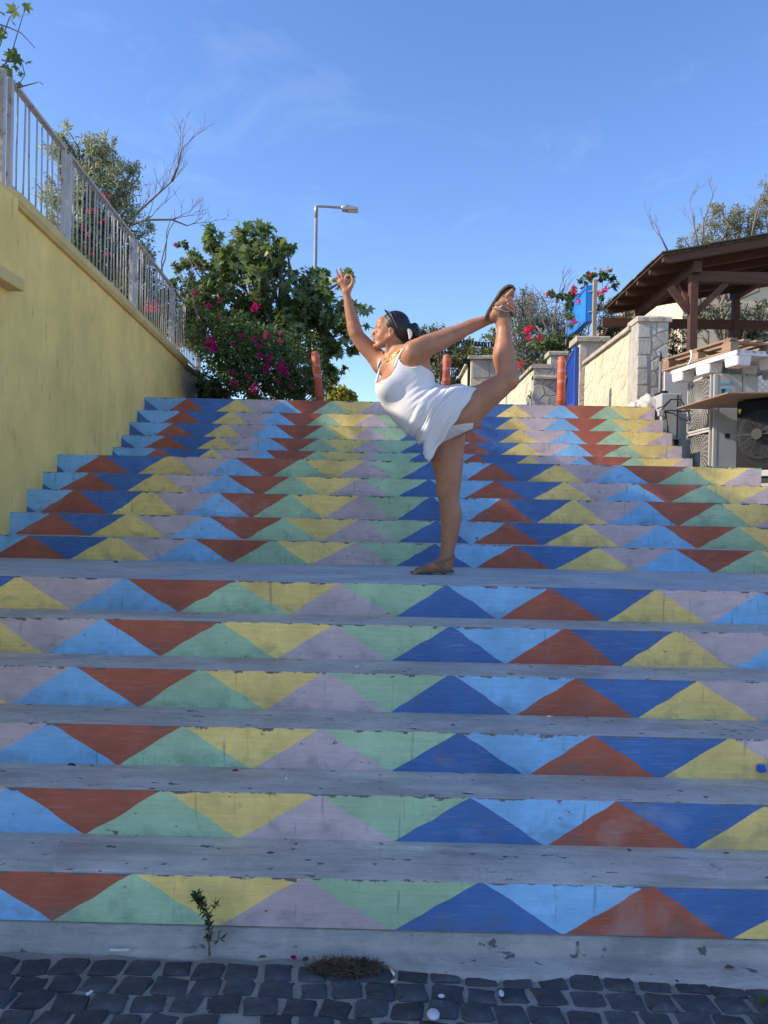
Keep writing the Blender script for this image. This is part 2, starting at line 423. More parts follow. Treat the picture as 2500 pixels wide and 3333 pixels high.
# ---- cobbles, each a piece of the street
M_COB = pmat('basalt_sett', (.078, .081, .086), .75, .45, 9, spots=(.19, .19, .19), spot_scale=11, spot_lo=.62, spot_hi=.72, bstr=.6, bscale=70, objrand=.25, spec=.4)
def cobble_mesh(seed):
    r = random.Random(seed); n = 18; V = []; F = []
    sx, sy = .5*r.uniform(.88, 1.02), .5*r.uniform(.84, 1.0); tl = r.uniform(-.12, .12); tp = r.uniform(-.1, .1)
    ring = []
    for i in range(n):
        t = 2*math.pi*(i+.5)/n; c, s = math.cos(t), math.sin(t); e = .21
        x = math.copysign(abs(c)**e, c)*sx*(1+r.uniform(-.11, .07)); y = math.copysign(abs(s)**e, s)*sy*(1+r.uniform(-.06, .06))
        ring.append((x+y*tl, y+x*tp))
    tx, ty = r.uniform(-.05, .05), r.uniform(-.05, .05)
    for f, z in ((1, -.3), (1, .0), (.965, .035), (.86, .055)):
        for x, y in ring: V.append((x*f*.1, y*f*.1, (z+(x*tx+y*ty if z > -.1 else 0)+r.uniform(-.016, .016))*.1))
    V.append((0, 0, .0062))
    for k in range(3):
        for i in range(n): F.append((k*n+i, k*n+(i+1) % n, k*n+n+(i+1) % n, k*n+n+i))
    for i in range(n): F.append((3*n+i, 3*n+(i+1) % n, 4*n))
    me = bpy.data.meshes.new('cobble'); me.from_pydata(V, [], F); setup_mesh(me, M_COB, True); return me
CM = [cobble_mesh(s) for s in range(14)]
rc = random.Random(5); cnt = 0
for row in range(8):
    y = 2.425 - row*.081; x = -1.62 + rc.uniform(0, .08); 
    while x < 1.62:
        w = rc.uniform(.086, .108)
        xc = x+w/2; yc = y + .012*noise.noise(Vector((xc*3, row, 0))) - .02*max(0, min(1, (xc-.1)/1.0)) + rc.uniform(-.006, .006)
        edge = .045 + .07*max(0, min(1, (xc+.15)/.5)) + .05*max(0, min(1, (xc-.9)/.5))
        if yc < D[0]-.01 - edge*.75 and rc.random() > .015 and cnt < 300:
            o = bpy.data.objects.new('cobble', rc.choice(CM)); COL.objects.link(o); o.parent = street
            o.location = (xc, yc, GZ-.010+rc.uniform(-.004, .002)); o.rotation_euler = (rc.uniform(-.05, .05), rc.uniform(-.05, .05), rc.choice((0, math.pi))+rc.uniform(-.1, .1))
            o.scale = (w/.1*.98, rc.uniform(.78, .85), 1); cnt += 1
        x += w + rc.uniform(.002, .012)

# ---- yellow wall
def stucco(name, col, stain):
    m, N, L, b = nodes(name)
    v = coords(N, L); vs = coords(N, L, (9, 9, .55)); 
    n = noisen(N, L, v, 1.6, 7, .65); st = noisen(N, L, vs, 1.1, 5, .6); f = noisen(N, L, v, 55, 4, .7); sp = noisen(N, L, coords(N, L, (5, 5, .7)), 4.5, 4, .65)
    c = ramp(N, L, n, .28, .75, tuple(x*.80 for x in col), tuple(x*1.12 for x in col))
    c = mixc(N, L, ramp(N, L, st, .54, .84, (0, 0, 0), (.24, .24, .24)), c, stain)
    c = mixc(N, L, ramp(N, L, sp, .62, .74, (0, 0, 0), (.7, .7, .7)), c, tuple(x*.45 for x in stain))
    L.new(c, b.inputs['Base Color']); b.inputs['Roughness'].default_value = .9; b.inputs['Specular IOR Level'].default_value = .2
    hm = N.new('ShaderNodeMath'); hm.operation = 'ADD'; L.new(f, hm.inputs[0]); L.new(n, hm.inputs[1]); bump(N, L, b, hm.outputs[0], .45, .008)
    return m
M_YEL = stucco('yellow_stucco', (.95, .66, .22), (.56, .41, .16))
M_YELC = stucco('yellow_coping_paint', (.74, .54, .22), (.36, .27, .13))
def ztop(Y): return 3.57 - .021*(Y-5.4) if Y > 5.25 else 3.515  # out-of-view stretch lowered to set the shade line on the dress
WEND = 11.05
wall = thing('yellow_wall', 'tall yellow painted wall with sloping coping beside the stairs', 'wall', (XW(5), 5, 0))
def strip_prism(name, mat, secs, parent, bevel=0):
    """sections of equal point count, lofted along Y"""
    mb = MB(); n = len(secs[0])
    for s in secs: mb.v += [Vector(p) for p in s]
    for i in range(len(secs)-1):
        for k in range(n):
            mb.f.append((i*n+k, i*n+(k+1) % n, (i+1)*n+(k+1) % n, (i+1)*n+k)); mb.m.append(0)
    mb.f.append(tuple(reversed(range(n)))); mb.f.append(tuple((len(secs)-1)*n+k for k in range(n))); mb.m += [0, 0]
    return mb.build(name, mat, parent, bevel=bevel)
secs = []
for i in range(24):
    Y = 1.6 + (WEND-1.6)*i/23
    secs.append([(XW(Y)-.3, Y, -.3), (XW(Y), Y, -.3), (XW(Y)+.004*noise.noise(Vector((Y, 0, 0))), Y, ztop(Y)-.1), (XW(Y)-.3, Y, ztop(Y)-.1)])
strip_prism('wall_face', M_YEL, secs, wall)
secs = []
for i in range(40):
    Y = 1.6 + (WEND+.03-1.6)*i/39; z = ztop(Y); e = .004*noise.noise(Vector((Y*4, 5, 0)))
    x = XW(Y)
    secs.append([(x-.34, Y, z-.09), (x+.03, Y, z-.1), (x+.055+e, Y, z-.07), (x+.058+e, Y, z-.012), (x+.03, Y, z+e), (x-.34, Y, z+.005)])
strip_prism('coping', M_YELC, secs, wall)
mb = MB(); mb.span((XW(5.5)-.02, 1.6, 2.93), (XW(5.5)+.075, 5.42, ztop(5.4)-.085)); mb.build('pilaster', M_YEL, wall, bevel=.008)
mb = MB(); mb.span((XW(5.5)-.02, 1.6, 2.84), (XW(5.5)+.11, 5.46, 2.93)); mb.build('ledge', M_YELC, wall, bevel=.01)

# ---- railing on the yellow wall
M_RAIL = pmat('rusty_white_rail_paint', (.50, .48, .47), .6, .2, 5, spots=(.15, .07, .035), spot_scale=14, spot_lo=.56, spot_hi=.68, bstr=.3, bscale=70, stretch=(1, 1, .5))
rail = thing('railing', 'rusty white metal railing with thin upright bars on top of the yellow wall', 'railing', (XW(6)-.1, 5.4, ztop(5.4)))
def RX(Y): return XW(Y)-.05
def rtop(Y): return 4.38 - .0137*(Y-5.45)
POSTS = [5.43, 6.62, 8.66, 10.5, 12.35]
barmesh = None
def bar_proto():
    mb = MB(); mb.tube([(0, 0, 0), (.001, .001, .4), (-.001, 0, .8), (0, 0, 1)], .0072, 6)
    me = bpy.data.meshes.new('bar'); me.from_pydata([tuple(p) for p in mb.v], [], mb.f); setup_mesh(me, M_RAIL, True); return me
barmesh = bar_proto()
rb = random.Random(3)
for i, Y in enumerate(POSTS):
    for off in ((-.065, .065) if i > 0 else (-.02, .1)):
        y = Y+off; mb = MB()
        zl, zh = ztop(min(Y, 11))-.01, rtop(y)+.015
        mb.span((RX(y)-.018, y-.019, zl), (RX(y)+.018, y+.019, zh)); mb.build('post', M_RAIL, rail, bevel=.004)
    if i < 4:
        a, b = Y+(.1 if i == 0 else .065), POSTS[i+1]-.065
        mb = MB(); mb.beam((RX(a), a, rtop(a)), (RX(b), b, rtop(b)), .05, .022); mb.build('top_rail', M_RAIL, rail, bevel=.003)
        mb = MB(); mb.beam((RX(a), a, ztop(a)+.055), (RX(b), b, ztop(min(b, 11.5))+.055), .04, .02); mb.build('bottom_rail', M_RAIL, rail, bevel=.003)
        nb = int(round((b-a)/.108))
        for k in range(1, nb):
            y = a+(b-a)*k/nb + rb.uniform(-.006, .006); z0 = ztop(y)+.06
            o = bpy.data.objects.new('bar', barmesh); COL.objects.link(o); o.parent = rail
            o.location = Vector((RX(y), y, z0)) - WLOC[rail.name]; o.scale = (1, 1, rtop(y)-.01-z0); o.rotation_euler = (rb.uniform(-.012, .012), rb.uniform(-.012, .012), rb.uniform(0, 6))

# ---- pale wall that carries on behind the yellow one
M_WHT = stucco('old_white_render', (.58, .54, .48), (.30, .27, .23))
M_CAP = pmat('mossy_stone_cap', (.22, .20, .17), .95, .35, 6, spots=(.06, .06, .04), spot_scale=9, bstr=.6, bscale=40)
lw = thing('garden_wall', 'low whitewashed wall with dark mossy cap behind the end of the yellow wall', 'wall', (-3.05, 11.1, TOPZ))
secs = []; sc2 = []
for i in range(14):
    Y = 11.06 + 4.4*i/13; x = XW(11.06)+.0 + .02*(Y-11.06); zt = 3.32 - .03*(Y-11.06)
    secs.append([(x-.25, Y, TOPZ-.3), (x, Y, TOPZ-.3), (x, Y, zt), (x-.25, Y, zt)])
    e = .01*noise.noise(Vector((Y*5, 1, 0)))
    sc2.append([(x-.3, Y, zt), (x+.04+e, Y, zt), (x+.045+e, Y, zt+.06), (x-.1, Y, zt+.085+e), (x-.3, Y, zt+.06)])
strip_prism('wall_face', M_WHT, secs, lw); strip_prism('cap', M_CAP, sc2, lw)
# ================================================================== VEGETATION
LEAF = {
 'ovate': (np.array([(0, 0, 0), (.30, .33, .07), (.21, .74, .05), (0, 1, -.08), (-.21, .74, .05), (-.30, .33, .07)]), [(0, 1, 2, 3), (0, 3, 4, 5)]),
 'lance': (np.array([(0, 0, 0), (.12, .35, .03), (.09, .75, .02), (0, 1, -.03), (-.09, .75, .02), (-.12, .35, .03)]), [(0, 1, 2, 3), (0, 3, 4, 5)]),
 'bract': (np.array([(0, 0, 0), (.40, .38, .12), (.27, .80, .05), (0, 1, .02), (-.27, .80, .05), (-.40, .38, .12)]), [(0, 1, 2, 3), (0, 3, 4, 5)]),
}
def _lobed():
    pts = [(0, .28, 0)]
    for a, l in ((-128, .30), (-98, .56), (-74, .36), (-47, .78), (-24, .44), (0, .78), (24, .44), (47, .78), (74, .36), (98, .56), (128, .30)):
        x, y = math.sin(R(a))*l, .28+math.cos(R(a))*l; pts.append((x, y, -.22*(x*x+(y-.28)**2)+.04*abs(x)))
    return np.array(pts), [(0, 1+2*i, 2+2*i, 3+2*i) for i in range(5)]
LEAF['lobed'] = _lobed()
def orient(n, rng, pos_dir, up=.5, out=.5, rnd=.8, down=0.0):
    nrm = rng.normal(size=(n, 3))*rnd + pos_dir*out + np.array((0, 0, up)); nrm /= np.linalg.norm(nrm, axis=1)[:, None]
    d = rng.normal(size=(n, 3)) + pos_dir*.8 + np.array((0, 0, -down)); d -= nrm*(d*nrm).sum(1)[:, None]; d /= np.linalg.norm(d, axis=1)[:, None]+1e-9
    return nrm, d, np.cross(d, nrm)
def leaf_arrays(P, dirs, size, shape, rng, tint, **kw):
    T, F = LEAF[shape]; n = len(P); k = len(T)
    nrm, d, s = orient(n, rng, dirs, **kw)
    sz = (size*rng.uniform(.65, 1.25, n))[:, None, None]
    V = P[:, None, :] + sz*(T[None, :, 0:1]*s[:, None, :] + T[None, :, 1:2]*d[:, None, :] + T[None, :, 2:3]*nrm[:, None, :])
    Fa = np.array(F)[None] + (np.arange(n)*k)[:, None, None]
    t = rng.uniform(tint[0], tint[1], n); hue = rng.uniform(-.12, .12, n)
    C = np.stack([t*(1+hue), t, t*(1-hue), np.ones(n)], 1).repeat(k, 0)
    return V.reshape(-1, 3), Fa.reshape(-1, 4), C
def clump_points(clumps, n, rng, shell=.45):
    """clumps: (centre, (rx, ry, rz), weight) -> points and outward directions, with uneven sub-clusters"""
    w = np.array([c[2] for c in clumps], float); w /= w.sum(); P, Dd = [], []
    for c, r, _ in clumps:
        m = int(round(n*w[len(P)])); c = np.array(c); r = np.array(r)
        ns = max(4, m//28); sd = rng.normal(size=(ns, 3)); sd /= np.linalg.norm(sd, axis=1)[:, None]
        sr = (shell + (1-shell)*rng.uniform(0, 1, ns)**.6)*rng.uniform(.75, 1.12, ns); sc = sd*sr[:, None]
        i = rng.integers(0, ns, m); p = sc[i] + rng.normal(size=(m, 3))*.14
        P.append(c + p*r); Dd.append(sd[i])
    return np.concatenate(P), np.concatenate(Dd)
def limb(mb, a, c, r0, r1, rng, wob=.08, n=6):
    a, c = Vector(a), Vector(c); L_ = (c-a).length; pts = []; o = Vector((0, 0, 0))
    for i in range(n):
        t = i/(n-1); p = a.lerp(c, t)
        if 0 < i < n-1: p += Vector(rng.normal(size=3)*wob*L_*.5) + Vector((0, 0, .12*L_*math.sin(t*math.pi)*.5))
        pts.append(p)
    mb.tube(pts, [r0+(r1-r0)*i/(n-1) for i in range(n)], 6)
    return pts
def C(px, py, Y, rp, w=1, sq=1.0, dy=1.0):
    """foliage clump seen at photo point, at depth Y, rp photo pixels in radius"""
    r = rp*Y/FPX; return (atY(px, py, Y), (r, r*dy, r*sq), w*r**2)
M_BARK = pmat('grey_brown_bark', (.20, .165, .13), .95, .35, 9, bstr=.8, bscale=35, stretch=(1, 1, .3))
M_TWIG = pmat('dry_twig', (.21, .17, .15), .95, .2, 9, bstr=.2)
def tree(name, label, cat, base, clumps, n, leaf, shape, mat, trunk=.09, tint=(.6, 1.3), seed=1, group=None, fork=.45, shell=.45, twigs=3, fol='foliage', **kw):
    rng = np.random.default_rng(seed); t = thing(name, label, cat, base, group)
    cen = sum((Vector(c[0]) for c in clumps), Vector())/len(clumps); base = Vector(base)
    fk = base.lerp(Vector((cen.x, cen.y, cen.z)), fork); mb = MB()
    limb(mb, base, fk, trunk, trunk*.7, rng, .05)
    for c, r, _ in clumps:
        pts = limb(mb, fk, c, trunk*.5, trunk*.12, rng, .12)
        for k in range(twigs):
            e = Vector(c)+Vector(rng.normal(size=3)*np.array(r)*.7); limb(mb, pts[3], e, trunk*.16, trunk*.04, rng, .12, 4)
    mb.build('trunk', M_BARK, t, True)
    P, Dd = clump_points(clumps, n, rng, shell)
    V, F, Cc = leaf_arrays(P, Dd, leaf, shape, rng, tint, **kw)
    o = np_mesh('crown', V, F, mat, t, False, Cc)
    o['kind'] = 'stuff'
    return t, rng
M_FIG = leafmat('fig_leaf', (.13, .195, .065), (.17, .21, .10), .38, .42)
M_OLIVE = leafmat('olive_leaf', (.25, .27, .16), (.46, .47, .37), .3, .5)
M_OLIVE2 = leafmat('dusty_olive_leaf', (.17, .18, .11), (.30, .30, .22), .2, .6)
M_BOUL = leafmat('bougainvillea_leaf', (.105, .16, .055), None, .3, .45)
M_MAG = leafmat('magenta_shade_bract', (.44, .012, .19), None, .4, .7, .15)  # magenta for blossom in shade, the shade put into the colour
M_PINK = leafmat('crimson_sunlit_bract', (.74, .03, .13), None, .4, .7, .15)  # brighter pink for sunlit blossom, the sunlight put into the colour
M_FEATH = leafmat('feathery_leaf', (.17, .185, .07), None, .35, .6)
M_YELL = leafmat('yellow_green_leaf', (.30, .27, .05), None, .4, .6)
M_BUSH = leafmat('dark_bush_leaf', (.05, .065, .038), (.10, .11, .07), .2, .5)

def leaf_meshes(shape, mat, k, seed, name='leaf'):
    out = []; r = np.random.default_rng(seed)
    for i in range(k):
        T, F = LEAF[shape]; V = T.copy(); V[:, 2] += r.normal(size=len(T))*.025 - .12*(V[:, 1]**2)*r.uniform(.2, 1.4)
        me = bpy.data.meshes.new(name); me.from_pydata([tuple(q) for q in V], [], F)
        at = me.attributes.new('tint', 'FLOAT_COLOR', 'POINT'); t = r.uniform(.8, 1.35)
        at.data.foreach_set('color', np.tile(np.array([t, t, t, 1], np.float32), len(V)))
        setup_mesh(me, mat); out.append(me)
    return out
def place_leaves(parent, meshes, P, Dd, size, rng, name='leaf', **kw):
    nrm, d, s = orient(len(P), rng, Dd, **kw); b0 = WLOC[parent.name]
    for i in range(len(P)):
        o = bpy.data.objects.new(name, meshes[int(rng.integers(len(meshes)))]); COL.objects.link(o); o.parent = parent
        sz = size*rng.uniform(.75, 1.25); m3 = Matrix((Vector(s[i])*sz, Vector(d[i])*sz, Vector(nrm[i])*sz)).transposed()
        m4 = m3.to_4x4(); m4.translation = Vector(P[i])-b0; o.matrix_local = m4
# flower clusters: few shared meshes
def cluster_meshes(mat, seed):
    out = []
    for k in range(4):
        rng = np.random.default_rng(seed+k); n = 46; d = rng.normal(size=(n, 3)); d /= np.linalg.norm(d, axis=1)[:, None]
        P = d*rng.uniform(.35, 1, n)[:, None]**.6*np.array((1, .8, .85)); V, F, Cc = leaf_arrays(P, d, .55, 'bract', rng, (.6, 1.35), up=.2, out=.8, rnd=.7)
        me = bpy.data.meshes.new('flower_cluster'); me.from_pydata(V.tolist(), [], F.tolist())
        at = me.attributes.new('tint', 'FLOAT_COLOR', 'POINT'); at.data.foreach_set('color', Cc.astype(np.float32).ravel()); setup_mesh(me, mat); out.append(me)
    return out
FC_M = cluster_meshes(M_MAG, 50); FC_P = cluster_meshes(M_PINK, 60)
def flowers(parent, pts, meshes, seed):
    r = random.Random(seed); b0 = WLOC[parent.name]
    for px, py, Y, rp in pts:
        p = atY(px, py, Y); q = rp*Y/FPX*.86
        o = bpy.data.objects.new('flower_cluster', r.choice(meshes)); COL.objects.link(o); o.parent = parent
        o.location = p-b0; o.scale = (q*1.05, q*.9, q*r.uniform(.8, 1.1)); o.rotation_euler = (r.uniform(-.5, .5), r.uniform(-.5, .5), r.uniform(0, 6))

# ---- big fig tree at the top of the stairs
cl = [C(825, 815, 12.6, 80), C(800, 900, 12.2, 110), C(700, 830, 12.4, 62), C(655, 900, 12.2, 60), C(885, 850, 12.6, 62), C(975, 935, 12.6, 88), C(1060, 975, 12.4, 82),
      C(1120, 1040, 12.2, 66), C(1165, 1010, 12.3, 30, 1.2), C(1105, 1115, 12.2, 66), C(985, 1060, 12.3, 100), C(870, 1020, 12.1, 110), C(750, 1010, 12.0, 100), C(640, 1010, 12, 70), C(1050, 1165, 12.2, 50),
      C(1125, 905, 12.4, 26, 1.2), C(690, 765, 12.4, 20, 1.3), C(845, 745, 12.6, 26, 1.3), C(930, 800, 12.6, 26, 1.3)]
fig, rg = tree('fig_tree', 'large dark green fig tree beside the street lamp at the head of the stairs', 'tree', (-1.9, 12.9, TOPZ), cl, 5200, .125, 'lobed', M_FIG, .11, (.55, 1.3), 11, down=.5, up=.6, out=.6)
P, Dd = clump_points(cl, 270, rg, .85); P[:, 1] -= .1
place_leaves(fig, leaf_meshes('lobed', M_FIG, 5, 3), P, Dd, .15, rg, up=.4, out=.7, rnd=.6, down=.6)
# ---- bougainvillea tumbling over the white wall
cl = [C(690, 1090, 11.2, 85), C(790, 1130, 11.0, 100), C(890, 1170, 11.0, 105), C(975, 1215, 11.2, 75), C(720, 1200, 10.9, 85), C(820, 1235, 10.9, 80), C(930, 1262, 11, 60), C(640, 1020, 11.4, 60),
      C(590, 930, 11.6, 40, .8), C(580, 860, 11.7, 28, .9), C(595, 800, 11.8, 22, 1), C(1020, 1260, 11.2, 40), C(690, 1270, 10.9, 40), C(1000, 1130, 11.6, 60, .6)]
bou, rg = tree('bougainvillea', 'bougainvillea with magenta blossom hanging over the white wall below the fig tree', 'shrub', (-2.6, 11.7, TOPZ), cl, 15000, .052, 'ovate', M_BOUL, .05, (.5, 1.4), 12, twigs=2, up=.5)
q2 = lambda x, y: (500+x/2.074, 600+y/2.074)
FL = [(385, 1070, 26), (400, 1100, 22), (590, 1025, 13), (680, 1050, 13), (712, 1085, 12), (760, 1020, 14), (860, 1055, 9), (855, 1003, 9), (720, 1155, 13), (782, 1170, 14), (765, 1222, 14), (755, 1262, 14),
      (868, 1232, 24), (895, 1280, 18), (830, 1322, 12), (680, 1380, 20), (540, 1340, 16), (630, 1290, 8), (525, 1270, 12), (685, 830, 18), (440, 900, 12), (305, 850, 13), (370, 815, 11), (285, 730, 10), (260, 780, 9), (535, 1075, 10), (150, 408, 9), (640, 1310, 9), (920, 1360, 7), (440, 785, 9)]
flowers(bou, [(*q2(x, y), 10.35+.012*((x*7) % 13) + (1.0 if y < 950 else 0), r) for x, y, r in FL], FC_M, 2)
# dried flower head
M_DRY = leafmat('dried_bract', (.055, .03, .035), None, .2, .8); FC_D = cluster_meshes(M_DRY, 90)
flowers(bou, [(*q2(305, 550), 11.2, 20), (*q2(250, 625), 11.2, 12), (*q2(320, 585), 11.2, 12)], FC_D, 4)
mb = MB()
rr = np.random.default_rng(8)
for a, c in (((530, 900), (568, 680)), ((524, 880), (560, 700)), ((600, 960), (640, 860)), ((640, 1050), (625, 900))): limb(mb, atY(*a, 10.9), atY(*c, 11), .012, .004, rr, .05, 6)
mb.build('stem', M_TWIG, bou, True)
# ---- second bougainvillea behind the railing
cl = [C(300, 780, 9.2, 70), C(350, 870, 9.5, 80), C(430, 920, 10.2, 85), C(500, 990, 10.8, 85), C(560, 1050, 11.6, 75), C(280, 690, 9.2, 50, .7), C(620, 1090, 12.2, 55), C(460, 840, 10.5, 50, .6), C(395, 800, 9.8, 60), C(330, 720, 9.4, 50)]
bo2, rg = tree('bougainvillea', 'bougainvillea with pink blossom growing behind the rusty railing', 'shrub', atY(420, 1000, 10.6), cl, 11500, .052, 'ovate', M_BOUL, .04, (.5, 1.4), 13, twigs=2)
q1 = lambda x, y: (x/1.843, 150+y/1.843)
flowers(bo2, [(*q1(x, y), 2.95*2500/(1262-x/1.843)+.3, r) for x, y, r in ((630, 905, 13), (535, 990, 10), (575, 992, 9), (605, 1058, 7), (628, 1045, 8), (500, 1085, 12), (530, 1130, 8), (640, 1250, 11), (505, 1205, 8), (555, 1250, 7), (915, 1565, 26), (1190, 1580, 12), (880, 1580, 14), (950, 1560, 14), (1170, 1480, 9), (1250, 1555, 10), (860, 1330, 7), (950, 1410, 7))], FC_P, 5)
# ---- olive tree behind the railing
cl = [C(205, 500, 9.4, 60, 1.2), C(320, 520, 9.4, 70, 1.2), C(390, 590, 9.4, 70), C(290, 620, 9.2, 90), C(190, 640, 9.3, 75), C(400, 690, 9.4, 70), C(280, 720, 9.3, 80), C(180, 760, 9.3, 70), C(350, 470, 9.4, 28, 1.6, 1.6), C(205, 440, 9.4, 26, 1.6, 1.8),
      C(300, 470, 9.4, 18, 1.6, 2.0), C(430, 560, 9.4, 22, 1.4, 1.5), C(470, 760, 9.5, 45, .5), C(470, 820, 9.6, 40, .5), C(380, 860, 9.6, 60), C(130, 800, 9.2, 60)]
oli, rg = tree('olive_tree', 'silvery olive tree behind the railing on the yellow wall', 'tree', atY(300, 1000, 9.4), cl, 12500, .062, 'lance', M_OLIVE, .09, (.6, 1.35), 14, shell=.25, up=.1, out=.9, rnd=.9)
# ---- leafless tree
def bare(name, label, paths, depth, Y, seed, r0=.02, spread=.8, group=None, base=None):
    rng = random.Random(seed); t = thing(name, label, 'tree', base or atY(*paths[0][0], Y), group); mb = MB()
    seen = [WLOC[t.name]]
    def grow(p, d, L_, r, k):
        pts = [p]; q = p
        for i in range(4):
            d = (d + Vector((rng.uniform(-.25, .25), rng.uniform(-.2, .2), rng.uniform(-.15, .3)))).normalized(); q = q+d*(L_/4); pts.append(q)
        mb.tube(pts, [r*(1-.14*i) for i in range(5)], 5, cap=False)
        if k > 0:
            for i in range(rng.choice((2, 3, 3))):
                j = rng.choice((2, 3, 4)); a = rng.uniform(-spread, spread)
                dd = (d + Vector((a, rng.uniform(-.5, .5), rng.uniform(-.35, .65)))).normalized(); grow(pts[j], dd, L_*rng.uniform(.5, .78), r*.55, k-1)
    for path in paths:
        pp = [atY(x, y, Y) for x, y in path]; n = len(pp)
        if (pp[0]-WLOC[t.name]).length > .03 and min((pp[0]-q).length for q in seen) > .03: mb.tube([WLOC[t.name], (WLOC[t.name]+pp[0])/2-Vector((0, 0, .1)), pp[0]], [r0, r0*.8, r0*.7], 6)
        seen += pp; mb.tube(pp, [r0*(1-.6*i/(n-1)) for i in range(n)], 6)
        for i in range(1, n):
            d = (pp[i]-pp[i-1]).normalized()
            for s in (0, 1): grow(pp[i], (d+Vector((rng.uniform(-.6, .6), rng.uniform(-.4, .4), rng.uniform(.0, .7)))).normalized(), rng.uniform(.2, .34), r0*.32, depth)
    mb.build('trunk', M_TWIG, t, True); return t
bare('leafless_tree', 'leafless grey tree with fine twigs behind the railing', [[(395, 735), (450, 690), (505, 640), (560, 590)], [(400, 740), (480, 715), (560, 715), (610, 735)], [(560, 590), (580, 540), (590, 490)]], 3, 9.9, 21, .019)
# ---- fig whose branch hangs into view above the railing
cl = [(Vector((-4.7, 4.66, 5.4)), (.6, .5, .8), 1.3), (Vector((-4.7, 5.6, 5.4)), (.6, .5, .8), 1), (Vector((-4.7, 6.0, 4.6)), (.8, .55, .8), 1), (Vector((-5.2, 6.7, 5.3)), (.9, .9, .9), 1), (Vector((-4.9, 7.2, 4.6)), (.9, .8, .9), 1), (Vector((-5.0, 5.9, 5.6)), (.7, .45, .5), .8), (Vector((-5.6, 7.9, 5.2)), (1.2, .9, 1.1), 1)]  # crown out of view, clumps set where they shade landing and treads
fg2, rg = tree('fig_tree', 'fig branch with a few lobed leaves above the railing at the picture edge', 'tree', (-5.3, 6.6, 3.25), cl, 4600, .14, 'lobed', M_FIG, .08, (.6, 1.3), 31, down=.4)
YB = 5.55
LP = [(q1(100, 90), .09), (q1(85, 190), .075), (q1(98, 212), .055), (q1(160, 95), .045), (q1(235, 215), .04), (q1(40, 150), .06), (q1(15, 130), .06), (q1(140, 180), .035), (q1(125, 75), .07), (q1(70, 110), .05),
      ((20, 95), .07), ((62, 30), .075), ((40, 22), .07), ((92, 12), .05), ((12, 135), .06), ((52, 150), .055), ((30, 60), .06), ((75, 48), .05), ((8, 40), .07), ((30, 195), .06), ((60, 185), .07), ((22, 230), .05), ((84, 5), .05)]
P = np.array([atY(p[0][0], p[0][1], YB+.1*math.sin(i*2.1)) for i, p in enumerate(LP)]); lm = leaf_meshes('lobed', M_FIG, 4, 9)
for i, p in enumerate(LP): place_leaves(fg2, lm, P[i:i+1], np.array([[.5, -.3, .2]]), p[1]*1.25, rg, up=.5, out=.5, rnd=.6, down=.5)
mb = MB(); rr = np.random.default_rng(5)
for pts in ([(-60, 300), (0, 225), q1(60, 75), (75, 48), (92, 12)], [(-60, 200), (0, 150), (30, 60), (62, 20)], [(-60, 60), (30, 90), (70, 108), (115, 157)], [(20, 200), q1(130, 100), q1(150, 170), q1(105, 250)], [q1(105, 250), q1(180, 230), q1(235, 215)], [(-40, 260), (10, 240), q1(40, 150)]):
    pp = [atY(x, y, YB) for x, y in pts]; mb.tube(pp, [.006*(1-.6*i/(len(pp)-1)) for i in range(len(pp))], 5)
pp = [Vector((-5.0, 6.2, 4.6)), Vector((-3.9, 5.8, 4.8)), atY(-60, 200, YB)]; mb.tube(pp, [.025, .014, .008], 6)
mb.build('branch', M_BARK, fg2, True)
# ---- vegetation in the middle distance
feath, rg = tree('feathery_tree', 'thin feathery tree with yellowish leaves behind the parked car', 'tree', (atY(1400, 1250, 20).x, 20, TOPZ),
     [C(1400, 1110, 20, 48), C(1450, 1100, 20, 50), C(1500, 1150, 20, 48), C(1440, 1180, 20, 60), C(1390, 1180, 20, 40), C(1520, 1210, 20, 40), C(1370, 1090, 20, 28), C(1440, 1240, 20, 50, .8)], 5200, .085, 'ovate', M_FEATH, .1, (.6, 1.4), 41, fork=.25, twigs=6, shell=.2)
tree('pale_tree', 'pale sparse tree far behind the bunting', 'tree', (atY(1570, 1250, 26).x, 26, TOPZ),
     [C(1545, 1140, 26, 40), C(1590, 1160, 26, 45), C(1530, 1170, 26, 30), C(1600, 1110, 26, 35, .6)], 2200, .1, 'ovate', M_FEATH, .1, (.7, 1.4), 42, shell=.2, twigs=5)
tree('small_tree', 'small yellow green tree far beyond the top step', 'tree', (atY(1112, 1300, 30).x, 30, TOPZ),
     [C(1090, 1292, 30, 22), C(1118, 1282, 30, 24), C(1140, 1296, 30, 20), C(1110, 1305, 30, 30), C(1145, 1308, 30, 18)], 2600, .14, 'ovate', M_YELL, .1, (.7, 1.5), 43, fork=.5)
tree('olive_tree', 'grey green olive tree behind the blue sign and gate', 'tree', (atY(1760, 1250, 15.5).x, 15.8, TOPZ),
     [C(1690, 1010, 15.5, 62), C(1760, 1010, 15.6, 70), C(1690, 1090, 15.4, 70), C(1770, 1100, 15.4, 85), C(1840, 1060, 15.5, 70), C(1860, 1130, 15.5, 70), C(1700, 1170, 15.4, 60), C(1790, 1190, 15.2, 75), C(1700, 960, 15.5, 24, 1.4, 1.5), C(1640, 1040, 15.5, 26)], 13000, .07, 'lance', M_OLIVE2, .1, (.55, 1.25), 44, shell=.3, twigs=5, out=.7)
